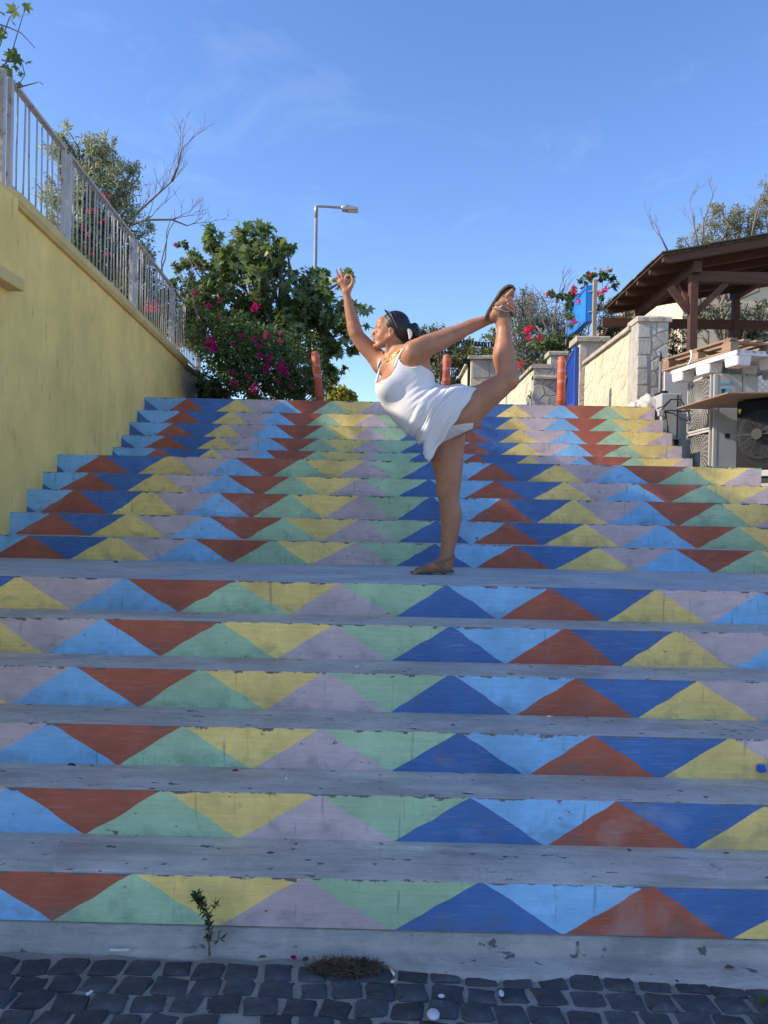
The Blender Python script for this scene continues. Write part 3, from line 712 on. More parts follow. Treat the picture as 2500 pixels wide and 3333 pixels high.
bg_v, rg = tree('bougainvillea', 'bougainvillea with crimson blossom climbing over the blue sign', 'shrub', (atY(1850, 1250, 13.9).x, 13.9, TOPZ),
     [C(*[1600+650/3.318, 850+365/3.318], 13.6, 12, 2, .8), C(1600+750/3.318, 850+385/3.318, 13.6, 14, 2, .6), C(1600+860/3.318, 850+400/3.318, 13.5, 24, 1.4), C(1600+850/3.318, 850+520/3.318, 13.5, 20, 1.2, 1.5), C(1600+840/3.318, 850+640/3.318, 13.4, 14, 1.2, 1.8),
      C(1600+910/3.318, 850+320/3.318, 13.3, 16, 1.4), C(1600+1010/3.318, 850+225/3.318, 13.3, 18, 1.4), C(1600+1100/3.318, 850+170/3.318, 13.2, 20, 1.3, .8), C(1600+1200/3.318, 850+160/3.318, 13.2, 20, 1.3, .8), C(1600+1290/3.318, 850+160/3.318, 13.2, 14, 1.3), C(1600+1340/3.318, 850+240/3.318, 13.2, 12, 1.3, 1.6),
      C(1600+1180/3.318, 850+440/3.318, 13.2, 13, 1.2, 1.8), C(1600+560/3.318, 850+890/3.318, 13.4, 45, .8, .5), C(1600+740/3.318, 850+880/3.318, 13.4, 40, .8, .7), C(1600+900/3.318, 850+900/3.318, 13.3, 30, .8), C(1600+620/3.318, 850+1090/3.318, 13.2, 22, 1.2), C(1600+520/3.318, 850+1310/3.318, 13.1, 22, 1.2), C(1600+660/3.318, 850+1340/3.318, 13.1, 26, 1, .6), C(1600+470/3.318, 850+1440/3.318, 13, 24, 1, .5)],
     4600, .055, 'ovate', M_BOUL, .03, (.6, 1.5), 45, twigs=1, fork=.3)
flowers(bg_v, [(1600+x/3.318, 850+y/3.318, 12.95, r) for x, y, r in ((390, 745, 15), (425, 730, 12), (365, 765, 8), (405, 832, 12), (500, 822, 11), (535, 830, 10), (315, 1105, 11), (300, 1140, 9), (600, 358, 8), (885, 290, 9), (905, 330, 10), (865, 335, 7), (935, 435, 13), (890, 655, 12), (920, 660, 7), (1070, 150, 8), (1120, 82, 5), (1173, 85, 5), (1257, 65, 4), (1250, 107, 6), (1225, 310, 13), (1205, 330, 9), (1150, 350, 12), (1130, 345, 8), (1270, 290, 5), (1370, 290, 4), (1300, 240, 4), (1180, 820, 12), (990, 300, 5))], FC_P, 6)
flowers(bg_v, [(1600+720/3.318, 850+1012/3.318, 12.9, 10), (1600+880/3.318, 850+890/3.318, 12.9, 8)], FC_M, 7)
bare('leafless_shrub', 'leafless pale shrub standing in front of the grey green olive tree', [[(1805, 1120), (1800, 1060), (1812, 980)], [(1805, 1110), (1770, 1050), (1750, 1010)], [(1800, 1130), (1745, 1060)], [(1812, 985), (1822, 955)]], 2, 14.6, 22, .03)
tree('dark_bush', 'dark bush between the blue sign and the timber shelter', 'shrub', (atY(2010, 1250, 14).x, 14.2, TOPZ+.3),
     [C(1985, 1060, 14, 45), C(2030, 1040, 14, 45), C(2010, 1110, 13.8, 60), C(1960, 1130, 13.6, 40), C(2070, 1080, 14, 55), C(1975, 1000, 14.2, 30)], 6500, .06, 'lance', M_BUSH, .06, (.5, 1.4), 46, shell=.3)
tree('olive_tree', 'tall thin olive tree rising behind the shelter roof', 'tree', (atY(2380, 1100, 17).x, 17.5, TOPZ+.3),
     [C(2230, 790, 17, 30, .7), C(2300, 770, 17, 55), C(2370, 740, 17, 55), C(2340, 690, 17, 40, 1, 1.3), C(2420, 720, 17, 45), C(2470, 740, 17, 55), C(2490, 680, 17, 50), C(2365, 800, 17, 50), C(2480, 640, 17, 30, 1, 1.5), C(2400, 690, 17, 20, 1.2, 2)], 5200, .085, 'lance', M_OLIVE2, .1, (.7, 1.4), 47, shell=.2, twigs=4, out=.9, up=0)
bare('leafless_shrub', 'leafless twigs rising above the shelter roof before the thin olive tree', [[(2275, 810), (2260, 740), (2245, 660)], [(2285, 810), (2290, 720), (2320, 640)], [(2180, 830), (2150, 770), (2130, 750)], [(2440, 800), (2460, 700), (2490, 620)]], 2, 16.4, 23, .022, .5)
tree('evergreen_tree', 'evergreen tree with brown trunk under the far side of the shelter', 'tree', (atY(2315, 1120, 14.6).x, 14.6, TOPZ+.3),
     [C(2310, 1010, 14.6, 45), C(2390, 1040, 14.6, 50), C(2450, 1060, 14.6, 60), C(2490, 1020, 14.8, 50), C(2420, 1090, 14.6, 45), C(2260, 1050, 14.8, 36), C(2490, 1100, 14.4, 40)], 4200, .075, 'lance', M_BUSH, .09, (.5, 1.5), 48, shell=.25)
tree('dark_bush', 'dark bush behind the stone pillar of the cream wall', 'shrub', (atY(2200, 1200, 13).x, 13, TOPZ+.3),
     [C(2195, 1100, 13, 40), C(2210, 1150, 13, 40), C(2190, 1180, 13, 40), C(2160, 1060, 13, 30, .7)], 2600, .06, 'lance', M_BUSH, .05, (.5, 1.3), 49)
tree('creeper', 'dark leafy creeper on the whitewashed wall beside the top step', 'shrub', (-2.95, 11.9, TOPZ+.1),
     [C(680, 1262, 11.7, 26), C(660, 1285, 11.4, 20), C(715, 1275, 11.6, 22), C(700, 1295, 11.5, 25)], 500, .10, 'lobed', M_BUSH, .02, (.6, 1.3), 50, out=.8)
hedge, _ = tree('low_shrub', 'pale leafy shrub with small pink blossom behind the left bollard', 'shrub', (atY(930, 1290, 13).x, 13.2, TOPZ), [C(900, 1280, 13, 26), C(960, 1275, 13, 30), C(1000, 1240, 13.2, 30, .6), C(830, 1290, 12.6, 22), C(1085, 1225, 13, 30, .4), C(1060, 1250, 13, 24, .4), C(1120, 1205, 13, 14, .5)], 1700, .07, 'ovate', M_FEATH, .03, (.5, 1.3), 51)
# ================================================================== THINGS
# unseen blocks added on the yellow wall to keep sun off the stairs
mb = MB(); mb.span((-3.3, 1.5, GZ), (XW(3)-.05, 3.89, 4.6)); mb.build('shade_wall', M_YEL, wall)
mb = MB(); mb.span((-3.3, 4.31, 3.4), (XW(4.9)-.06, 5.2, 4.7)); mb.build('pier', M_YEL, wall)  # added out of view to shade the back of the landing
# ---- stones as pieces
def voronoi(w, h, nx, ny, seed, jit=.36, gap=.012):
    r = random.Random(seed); S = [((i+.5+r.uniform(-jit, jit)+(.5 if j % 2 else 0)-.25)*w/nx, (j+.5+r.uniform(-jit, jit))*h/ny) for j in range(ny) for i in range(nx)]
    out = []
    for k, (x, y) in enumerate(S):
        P = [(0, 0), (w, 0), (w, h), (0, h)]
        for m, (u, v) in enumerate(S):
            if m == k: continue
            mx_, my_ = (x+u)/2, (y+v)/2; nx_, ny_ = u-x, v-y; l = math.hypot(nx_, ny_)
            if l > 3*max(w/nx, h/ny): continue
            lim = mx_*nx_+my_*ny_ - gap/2*l; Q = []
            for i in range(len(P)):
                a, c = P[i], P[(i+1) % len(P)]; da = a[0]*nx_+a[1]*ny_-lim; dc = c[0]*nx_+c[1]*ny_-lim
                if da <= 0: Q.append(a)
                if da*dc < 0: t = da/(da-dc); Q.append((a[0]+t*(c[0]-a[0]), a[1]+t*(c[1]-a[1])))
            P = Q
            if len(P) < 3: break
        if len(P) >= 3: out.append(P)
    return out
def stone_face(parent, org, eu, ev, en, w, h, nx, ny, mat, seed, gap=.014, depth=.012, top=None):
    org, eu, ev, en = Vector(org), Vector(eu), Vector(ev), Vector(en); r = random.Random(seed)
    for P in voronoi(w, h, nx, ny, seed, gap=gap):
        if top: P = [(u, min(v, top(u))) for u, v in P]
        c = (sum(p[0] for p in P)/len(P), sum(p[1] for p in P)/len(P)); dp = depth*r.uniform(.6, 1.3); mb = MB(); n = len(P)
        ring = lambda f, d: [org+eu*(c[0]+(u-c[0])*f)+ev*(c[1]+(v-c[1])*f)+en*d for u, v in P]
        mb.v = ring(1, -.004)+ring(.985, dp*.6)+ring(.9, dp); 
        for k in range(2):
            for i in range(n): mb.f.append((k*n+i, k*n+(i+1) % n, k*n+n+(i+1) % n, k*n+n+i)); mb.m.append(0)
        mb.f.append(tuple(2*n+i for i in range(n))); mb.m.append(0)
        mb.build('stone', mat, parent)
M_LIME = pmat('cream_limestone', (.60, .52, .37), .9, .2, 5, spots=(.42, .36, .26), spot_scale=9, bstr=.6, bscale=25, objrand=.04)
M_LIMEM = pmat('cream_mortar', (.58, .50, .36), .95, .15, 6, bstr=.6, bscale=40)
M_GREYST = pmat('grey_limestone', (.44, .41, .35), .92, .25, 6, spots=(.25, .23, .2), spot_scale=12, bstr=.7, bscale=30, objrand=.12)
M_GREYM = pmat('grey_mortar', (.40, .375, .33), .95, .25, 8, bstr=.6, bscale=50)
M_COPE = pmat('weathered_stone_coping', (.42, .37, .30), .92, .3, 6, spots=(.16, .14, .11), spot_scale=8, bstr=.7, bscale=30)
def coping(name, a, c, w, th, mat, parent, seed=0):
    """uneven coping along the segment a-c (top centre line)"""
    a, c = Vector(a), Vector(c); d = (c-a).normalized(); s = d.cross(Vector((0, 0, 1))).normalized(); n = max(6, int((c-a).length/.12)); mb = MB()
    for i in range(n+1):
        p = a.lerp(c, i/n); e = [.008*noise.noise(Vector((i*.7, k*3.1, seed))) for k in range(4)]
        z = Vector((0, 0, 1)); mb.v += [p-s*(w/2+e[0])-z*th, p+s*(w/2+e[1])-z*th, p+s*(w/2+e[1])-z*.025, p+s*(w/2-.03)+z*e[2], p-s*(w/2-.03)+z*e[3], p-s*(w/2+e[0])-z*.025]
    for i in range(n):
        for k in range(6): mb.f.append((i*6+k, i*6+(k+1) % 6, i*6+6+(k+1) % 6, i*6+6+k)); mb.m.append(0)
    mb.f.append(tuple(reversed(range(6)))); mb.f.append(tuple(n*6+k for k in range(6))); mb.m += [0, 0]
    return mb.build(name, mat, parent)
# ---- cream wall with pillar right of the stairs
cw = thing('cream_wall', 'sunlit cream stone wall with coping, ending in a grey stone pillar', 'wall', (3.1, 10.5, TOPZ))
WX, WY0, WY1, WZ = 2.985, 9.5, 12.05, 3.66
mb = MB(); mb.span((WX, WY0+.02, TOPZ-.2), (WX+.28, WY1, WZ)); mb.build('wall_core', M_LIMEM, cw)
stone_face(cw, (WX, WY1, TOPZ), (0, -1, 0), (0, 0, 1), (-1, 0, 0), WY1-WY0, WZ-TOPZ, 13, 6, M_LIME, 3, .006, .006)
coping('coping', (WX+.13, WY0+.2, WZ+.075), (WX+.13, WY1, WZ+.075), .36, .075, M_COPE, cw, 2)
PXL, PXR, PZ = WX-.012, WX+.36, 3.70
mb = MB(); mb.span((PXL, WY0-.06, TOPZ-.3), (PXR, WY0+.3, PZ)); mb.build('pillar', M_GREYM, cw)
rq = random.Random(4); zq = TOPZ
for i in range(6):                                                  # squared quoins up the left edge
    hq = rq.uniform(.15, .22); wq = rq.uniform(.12, .17); zt_ = min(zq+hq, PZ-.01); y_ = WY0-.06; mb = MB()
    o_ = [(PXL+.002, zq+.006), (PXL+wq, zq+.006+rq.uniform(0, .008)), (PXL+wq-rq.uniform(0, .012), zt_-.008), (PXL+.002, zt_-.006)]
    mb.prism([(u, y_+.01, v) for u, v in o_], (0, -.022, 0)); mb.build('stone', M_GREYST, cw, bevel=.007); zq = zt_
    if zq > PZ-.06: break
stone_face(cw, (PXL+.175, WY0-.06, TOPZ), (1, 0, 0), (0, 0, 1), (0, -1, 0), PXR-PXL-.175, PZ-TOPZ, 2, 7, M_GREYST, 8, .024, .008)
coping('pillar_cap', ((PXL+PXR)/2-.2, WY0+.12, PZ+.07), ((PXL+PXR)/2+.22, WY0+.12, PZ+.07), .42, .07, M_COPE, cw, 5)
# ---- gate pillar with yellow notice
gp = thing('gate_pillar', 'stone gate pillar with flat cap carrying the blue sign post', 'pillar', (3.05, 12.3, TOPZ))
mb = MB(); mb.span((2.9, 12.07, TOPZ-.2), (3.28, 12.5, 4.02)); mb.build('shaft', M_LIMEM, gp)
stone_face(gp, (2.9, 12.07, TOPZ), (1, 0, 0), (0, 0, 1), (0, -1, 0), .38, 1.4, 3, 6, M_GREYST, 12, .014)
coping('cap', (2.84, 12.28, 4.11), (3.36, 12.28, 4.11), .54, .09, M_COPE, gp, 8)
M_NOT = flat('yellow_notice', (.75, .62, .04), .6)
nt = MB(); nt.span((2.893, 12.1, 3.62), (2.898, 12.32, 3.95)); tag(nt.build('notice', M_NOT, None, base=(2.895, 12.2, 3.78)), 'yellow paper notice on the lit side of the gate pillar', 'notice')
# ---- blue gate
M_BLUE = pmat('blue_gate_paint', (.02, .075, .42), .45, .15, 8, bstr=.1)
gt = thing('blue_gate', 'narrow blue metal gate with upright bars beside the gate pillar', 'gate', (2.86, 12.5, TOPZ))
GX = 2.86; ga, gb = 12.12, 13.0
gz = lambda y: 3.95 - .30*((y-ga)/(gb-ga))**1.5
mb = MB()
for y in (ga, gb): mb.span((GX-.025, y-.03, TOPZ+.05), (GX+.025, y+.03, gz(y)))
pts = [(GX, ga+(gb-ga)*i/8, gz(ga+(gb-ga)*i/8)) for i in range(9)]; mb.tube(pts, .025, 6)
mb.span((GX-.02, ga, TOPZ+.06), (GX+.02, gb, TOPZ+.12)); mb.build('frame', M_BLUE, gt)
mb = MB(); mb.span((GX-.008, ga+.03, TOPZ+.1), (GX+.008, gb-.03, TOPZ+.5)); mb.build('panel', M_BLUE, gt)
for i in range(1, 9):
    y = ga+(gb-ga)*i/9; mb = MB(); mb.tube([(GX, y, TOPZ+.48), (GX, y, gz(y))], .011, 6); mb.build('bar', M_BLUE, gt)
# ---- walls left of the gate
ew = thing('side_wall', 'cream wall with pale coping left of the blue gate', 'wall', (2.3, 14, TOPZ))
mb = MB(); mb.span((2.31, 12.9, TOPZ-.2), (2.56, 17, 3.70)); mb.build('wall_core', M_LIMEM, ew)
mb = MB(); mb.span((2.31, 12.75, TOPZ-.2), (2.84, 12.9, 3.72)); mb.build('front_face', M_GREYM, ew)
stone_face(ew, (2.31, 12.75, TOPZ), (1, 0, 0), (0, 0, 1), (0, -1, 0), .53, 1.1, 4, 5, M_GREYST, 21, .014)
stone_face(ew, (2.31, 17, TOPZ), (0, -1, 0), (0, 0, 1), (-1, 0, 0), 4.1, 1.1, 14, 4, M_LIME, 22, .014)
coping('coping', (2.43, 12.72, 3.79), (2.43, 17, 3.79), .34, .07, M_COPE, ew, 9); coping('coping', (2.31, 12.83, 3.60), (2.84, 12.83, 3.60), .3, .06, M_COPE, ew, 4)
mb = MB(); mb.span((2.6, 12.8, 3.72), (2.84, 13.1, 3.95)); mb.build('pier', M_GREYM, ew); coping('pier_cap', (2.56, 12.95, 4.02), (2.88, 12.95, 4.02), .38, .07, M_COPE, ew, 7)
bw = thing('block_wall', 'tall wall with a sunlit cream end and grey block front behind the raised knee', 'wall', (2.2, 17.5, TOPZ))
mb = MB(); mb.span((1.72, 17.2, TOPZ-.2), (4.6, 20.5, 4.72)); mb.build('wall_core', M_LIMEM, bw)
for j in range(5):
    for i in range(7):
        x0 = 1.74+i*.41+(.2 if j % 2 else 0); x1 = min(x0+.39, 4.58)
        if x1-x0 < .1: continue
        mb = MB(); mb.span((x0, 17.175, TOPZ+.03+j*.42), (x1, 17.2, TOPZ+.43+j*.42)); mb.build('block', M_GREYST, bw, bevel=.008)
coping('coping', (1.8, 17.1, 4.80), (1.8, 20.5, 4.80), .3, .08, M_COPE, bw, 3); coping('coping', (1.66, 17.25, 4.801), (4.6, 17.25, 4.801), .3, .078, M_COPE, bw, 6)
# ---- blue sign
M_SIGN = pmat('blue_sign_enamel', (.02, .22, .66), .35, .12, 3, spots=(.35, .5, .7), spot_scale=16, spot_lo=.68, spot_hi=.72, bstr=.05)  # pale speckles paint light sparkling through the leaves
M_WOOD = pmat('pale_timber', (.36, .28, .17), .8, .25, 6, stretch=(6, 6, .6), bstr=.4, bscale=20)
sg = thing('blue_sign', 'flat blue sign board on wooden posts above the gate', 'sign', (3.1, 12.5, 4.1))
SX = 3.1; sy0, sy1 = 12.5, 13.9; sz0, sz1 = 4.45, 5.04
mb = MB(); mb.span((SX, sy0, sz0), (SX+.09, sy1, sz1)); mb.build('board', M_SIGN, sg, bevel=.006)
mb = MB()
for a, c in (((SX, sy0, sz0), (SX, sy1, sz0+.05)), ((SX, sy0, sz1-.05), (SX, sy1, sz1)), ((SX, sy0, sz0+.05), (SX, sy0+.05, sz1-.05)), ((SX, sy1-.05, sz0+.05), (SX, sy1, sz1-.05))):
    mb.span((a[0]-.012, a[1], a[2]), (c[0]-.001, c[1], c[2]))
mb.build('rim', pmat('blue_sign_rim', (.015, .14, .55), .4, .1, 5, bstr=0), sg)
for y, x, z0, z1 in ((sy0-.03, SX+.12, 4.1, 5.12), (sy1+.03, SX+.02, TOPZ, 4.7)):
    mb = MB(); mb.span((x-.03, y-.03, z0), (x+.03, y+.03, z1)); mb.build('post', M_WOOD if y < 13 else M_CAP, sg, bevel=.004)
for z in (4.6, 4.93):
    mb = MB(); mb.tube([(SX+.02, sy0-.002, z), (SX+.1, sy0-.05, z+.01), (SX+.16, sy0-.03, z)], .008, 6); mb.build('bracket', flat('zinc', (.6, .6, .58), .4, .8), sg)
# ---- timber shelter
M_TIM = pmat('brown_stained_timber', (.10, .042, .024), .6, .3, 5, stretch=(.6, 6, 6), bstr=.3, bscale=25)
M_BOARD = pmat('roof_boarding', (.10, .062, .038), .75, .3, 5, stretch=(.5, 5, 5), bstr=.3, bscale=25, objrand=.2)
M_SHING = pmat('grey_felt_shingle', (.11, .11, .09), .95, .3, 9, bstr=.8, bscale=50)
sh = thing('timber_shelter', 'brown timber shelter with a low pitched shingle roof', 'shelter', (3.9, 10, TOPZ+.3))
EX, EY0, EY1, EZ, SL = 3.37, 9.76, 12.4, 4.62, .2
rz = lambda x: EZ+SL*(x-EX)
XE2 = 7.4
for i in range(22):                                                 # roof boards run along the eave
    x0 = EX+(XE2-EX)*i/22; x1 = EX+(XE2-EX)*(i+.94)/22
    mb = MB(); mb.prism([(x0, EY0, rz(x0)), (x1, EY0, rz(x1)), (x1, EY0, rz(x1)+.02), (x0, EY0, rz(x0)+.02)], (0, EY1-EY0, 0)); mb.build('roof_board', M_BOARD, sh)
for i in range(8):                                                  # shingle courses
    x0 = EX-.03+(XE2-EX)*i/8; x1 = EX+(XE2-EX)*(i+1.15)/8; r_ = random.Random(i); out = []
    mb = MB(); n = 16
    for k in range(n):
        y0, y1 = EY0-.04+(EY1-EY0+.08)*k/n, EY0-.04+(EY1-EY0+.08)*(k+.97)/n; j = r_.uniform(-.012, .012)
        mb.prism([(x0+j, y0, rz(x0)+.034), (x1, y0, rz(x1)+.024), (x1, y0, rz(x1)+.036), (x0+j, y0, rz(x0)+.048)], (0, y1-y0, 0))
    mb.build('shingle_course', M_SHING, sh)
for i in range(6):                                                  # rafters across
    y = EY0+.06+(EY1-EY0-.12)*i/5; mb = MB(); mb.prism([(EX+.02, y-.03, rz(EX+.02)-.001), (XE2, y-.03, rz(XE2)-.001), (XE2, y-.03, rz(XE2)-.12), (EX+.1, y-.03, rz(EX+.1)-.10), (EX+.02, y-.03, rz(EX+.02)-.07)], (0, .06, 0)); mb.build('rafter', M_TIM, sh)
PXS = (3.86, 5.35, 6.9)
for x in PXS[:2]:
    mb = MB(); mb.span((x-.055, EY0+.12, rz(x)-.26), (x+.055, EY1-.15, rz(x)-.115)); mb.build('beam', M_TIM, sh, bevel=.004)
for x, y in ((PXS[0], 10.02), (PXS[0], 12.15), (PXS[1]+.0, 12.15), (PXS[2], 10.02), (PXS[2], 12.15)):
    mb = MB(); mb.span((x-.05, y-.05, TOPZ+.28), (x+.05, y+.05, rz(x)-.26)); mb.build('post', M_TIM, sh, bevel=.005)
mb = MB(); mb.span((PXS[0]+.05, 9.97, 4.36), (XE2-.2, 10.07, 4.50)); mb.build('tie_beam', M_TIM, sh, bevel=.004)
mb = MB(); mb.span((PXS[0]-.6, 12.11, 4.28), (XE2-.2, 12.19, 4.42)); mb.build('tie_beam', M_TIM, sh, bevel=.004)
mb = MB(); mb.beam((PXS[0]+.05, 10.02, 3.98), (PXS[0]+.42, 10.02, 4.36), .06, .08); mb.build('brace', M_TIM, sh)
mb = MB(); mb.beam((PXS[0]-.05, 10.02, 3.98), (PXS[0]-.30, 10.02, 4.30), .06, .08); mb.build('brace', M_TIM, sh)
mb = MB(); mb.beam((PXS[0], 10.1, 4.0), (PXS[0], 10.45, 4.44), .06, .08); mb.build('brace', M_TIM, sh)
# ---- pale house behind the shelter
M_HOUSE = stucco('cream_house_render', (.66, .58, .43), (.5, .44, .33))
ho = thing('house', 'cream rendered house behind the timber shelter', 'house', (9, 19, TOPZ))
mb = MB(); mb.span((6.7, 18, TOPZ), (16, 26, 7.0)); mb.build('wall', M_HOUSE, ho)
mb = MB(); mb.span((6.5, 17.85, 7.0), (16.2, 26.2, 7.16)); mb.build('parapet', M_COPE, ho, bevel=.01)
mb = MB(); mb.span((8.2, 17.96, 4.4), (9.1, 18.02, 5.6)); wnd = mb.build('window', flat('window_glass', (.03, .04, .05), .1), ho)
mb = MB(); mb.span((8.1, 17.95, 5.6), (9.2, 18.03, 5.7)); mb.span((8.1, 17.9, 4.3), (9.2, 18.03, 4.4)); mb.build('sill', M_COPE, wnd)
mb = MB(); mb.span((5.2, 15.8, TOPZ), (6.3, 17.9, 4.2)); mb.build('lower_wing', M_HOUSE, ho)
# ---- whitewashed wall and wire fence behind the cooling units
bk = thing('white_wall', 'whitewashed wall in shade behind the stacked cooling units', 'wall', (4.5, 9.44, 1.62))
mb = MB(); mb.span((3.3, 9.40, 1.6), (9, 9.465, 3.18)); mb.build('wall_face', stucco('whitewash', (.62, .60, .58), (.45, .43, .42)), bk)
M_ZINC = flat('galvanised_wire', (.30, .30, .30), .45, .7)
fn = thing('wire_fence', 'chain link fence in front of the whitewashed wall', 'fence', (4.8, 9.2, 1.62))
mb = MB(); fx0, fx1, fz0, fz1 = 3.95, 5.6, 2.4, 3.06; st = .075
k = -int((fz1-fz0)/st)
for i in range(-9, 23):
    for sgn in (1, -1):
        x0 = fx0+i*st; pts = []
        a = (x0, fz0) if sgn > 0 else (x0, fz1); 
        L0 = max(0, fx0-x0); L1 = min(fz1-fz0, fx1-x0)
        if L1 > L0: mb.tube([(x0+L0, 9.2, a[1]+sgn*L0), (x0+L1, 9.2+.004*sgn, a[1]+sgn*L1)], .0028, 4, cap=False)
mb.build('wire_mesh', M_ZINC, fn)
for x in (fx0, fx1):
    mb = MB(); mb.tube([(x, 9.2, 1.6), (x, 9.2, 3.1)], .02, 8); mb.build('post', M_ZINC, fn, True)
mb = MB(); mb.tube([(fx0, 9.2, fz1), (fx1, 9.2, fz1)], .012, 6); mb.build('rail', M_ZINC, fn, True)
# ---- cooling units
M_ACW = pmat('grey_white_casing', (.37, .38, .375), .5, .1, 3, spots=(.36, .36, .34), spot_scale=5, bstr=.05)
M_ACG = pmat('pale_grille_wire', (.46, .45, .42), .45, .1, 6, bstr=0)
M_DARK = pmat('dark_recess', (.02, .022, .025), .7, .2, 6, bstr=0)
M_BLK = pmat('charcoal_casing', (.012, .013, .015), .6, .2, 4, bstr=.05, spec=.15)
def grille(parent, c, eu, ev, en, w, h, mat, name='fan_grille'):
    """rectangular guard: concentric rings cut by the frame and curved spokes"""
    c, eu, ev, en = Vector(c), Vector(eu), Vector(ev), Vector(en); mb = MB()
    lim = lambda u, v: abs(u) <= w/2-.012 and abs(v) <= h/2-.012
    def poly(pts, r):
        run = []
        for u, v in pts:
            if lim(u, v): run.append(c+eu*u+ev*v+en*.012)
            else:
                if len(run) > 1: mb.tube(run, r, 4, cap=False)
                run = []
        if len(run) > 1: mb.tube(run, r, 4, cap=False)
    rm = math.hypot(w, h)/2
    for k in range(1, 15):
        rr_ = .05+k*.027
        if rr_ < rm: poly([(rr_*math.cos(t), rr_*math.sin(t)) for t in [2*math.pi*i/40 for i in range(41)]], .0024)
    for k in range(28):
        a = 2*math.pi*k/28; poly([((.05+s*rm/12)*math.cos(a+s*.07), (.05+s*rm/12)*math.sin(a+s*.07)) for s in range(13)], .0032)
    mb.tube([c+en*.004, c+en*.016], .05, 16)
    for a, d in ((-w/2, (0, h)), (w/2, (0, h))): mb.beam(c+eu*a-ev*h/2+en*.008, c+eu*a+ev*h/2+en*.008, .022, .022, up=en)
    for a in (-h/2, h/2): mb.beam(c-eu*w/2+ev*a+en*.008, c+eu*w/2+ev*a+en*.008, .022, .0215, up=en)
    return mb.build(name, mat, parent)
def fan(parent, c, eu, ev, en, r, mat):
    c, eu, ev, en = Vector(c), Vector(eu), Vector(ev), Vector(en); mb = MB(); mb.tube([c-en*.05, c-en*.01], r*.26, 16)
    for k in range(3):
        a0 = 2*math.pi*k/3
        for j in range(8):
            a, a2 = a0+j*.12, a0+(j+1)*.12; q = []
            for aa, jj in ((a, j), (a2, j+1)):
                q.append([c+eu*math.cos(aa)*r*.24+ev*math.sin(aa)*r*.24-en*(.02+.006*jj), c+eu*math.cos(aa+.15)*r*.95+ev*math.sin(aa+.15)*r*.95-en*(.012+.009*jj)])
            mb.quad(q[0][0], q[0][1], q[1][1], q[1][0])
    return mb.build('fan', mat, parent, fix=False)
ac = thing('cooling_unit', 'tall grey cooling unit with two fan grilles on its sunlit side', 'cooling unit', (3.6, 8.5, 1.62), 'cooling units beside the stairs')
AX0, AX1, AY0, AY1, AZ0, AZ1 = 3.40, 3.88, 8.2, 8.92, 1.66, 2.86
mb = MB(); mb.span((AX0+.03, AY0, AZ0), (AX1, AY1, AZ1)); mb.build('casing', M_ACW, ac, bevel=.025)
mb = MB(); mb.span((AX0+.012, AY0+.06, AZ0+.03), (AX0+.028, AY1-.06, AZ1-.03)); mb.build('recess', M_DARK, ac)
for zc_ in (AZ0+.31, AZ0+.91):
    fan(ac, (AX0+.022, (AY0+AY1)/2, zc_), (0, 1, 0), (0, 0, 1), (-1, 0, 0), .27, M_BLK)
    grille(ac, (AX0, (AY0+AY1)/2, zc_), (0, 1, 0), (0, 0, 1), (-1, 0, 0), .62, .57, M_ACG)
mb = MB(); mb.span((AX0+.0, AY0-.004, AZ0+.01), (AX0+.05, AY0+.03, AZ1-.005)); mb.build('corner_panel', M_ACW, ac, bevel=.01)
mb = MB(); mb.span((AX0+.30, AY0-.004, AZ0+.02), (AX0+.304, AY0+.002, AZ1-.02)); mb.build('panel_joint', M_DARK, ac)
for x, z, w_, h_ in ((AX0+.13, 2.17, .05, .05), (AX0+.34, AZ1-.03, .012, .012), (AX0+.44, AZ1-.03, .012, .012)):
    mb = MB(); mb.span((x, AY0-.004, z), (x+w_, AY0+.002, z+h_)); mb.build('handle' if w_ > .02 else 'screw', M_DARK, ac)
for y in (AY0+.12, AY1-.12):
    mb = MB(); mb.span((AX0+.06, y-.04, 1.6), (AX1, y+.04, AZ0+.004)); mb.build('foot', M_DARK, ac)
def text(body, size, loc, rot, mat, parent, name='lettering'):
    cu = bpy.data.curves.new(name, 'FONT'); cu.body = body; cu.size = size; cu.extrude = .0008; cu.align_x = 'CENTER'; cu.align_y = 'CENTER'
    o = bpy.data.objects.new(name, cu); COL.objects.link(o); dg = bpy.context.evaluated_depsgraph_get(); me = bpy.data.meshes.new_from_object(o.evaluated_get(dg)); bpy.data.objects.remove(o)
    me.name = name; me.materials.clear(); me.materials.append(mat); b0 = WLOC[parent.name]; o = bpy.data.objects.new(name, me); COL.objects.link(o); o.parent = parent
    o.location = Vector(loc)-b0; o.rotation_euler = rot; WLOC[o.name] = b0; return o
M_CYAN = flat('cyan_print', (.05, .42, .55), .5); M_INK = flat('black_print', (.02, .02, .022), .5)
lx = AX0+.13
text('DAIKIN', .052, (lx, AY0-.0035, 2.75), (R(90), 0, 0), M_CYAN, ac)
mb = MB(); mb.prism([(lx-.045, AY0-.002, 2.70), (lx+.05, AY0-.002, 2.71), (lx-.03, AY0-.002, 2.53)], (0, -.002, 0)); mb.build('emblem', M_CYAN, ac)
mb = MB(); mb.prism([(lx-.055, AY0-.0045, 2.69), (lx-.005, AY0-.0045, 2.695), (lx-.042, AY0-.0045, 2.60)], (0, -.002, 0)); mb.build('emblem', M_INK, ac)
a2 = thing('cooling_unit', 'small grey cooling unit behind the tall one, with cables', 'cooling unit', (3.2, 9.1, 1.62), 'cooling units beside the stairs')
mb = MB(); mb.span((3.12, 8.98, 2.22), (3.36, 9.36, 2.76)); mb.build('casing', M_ACW, a2, bevel=.012)
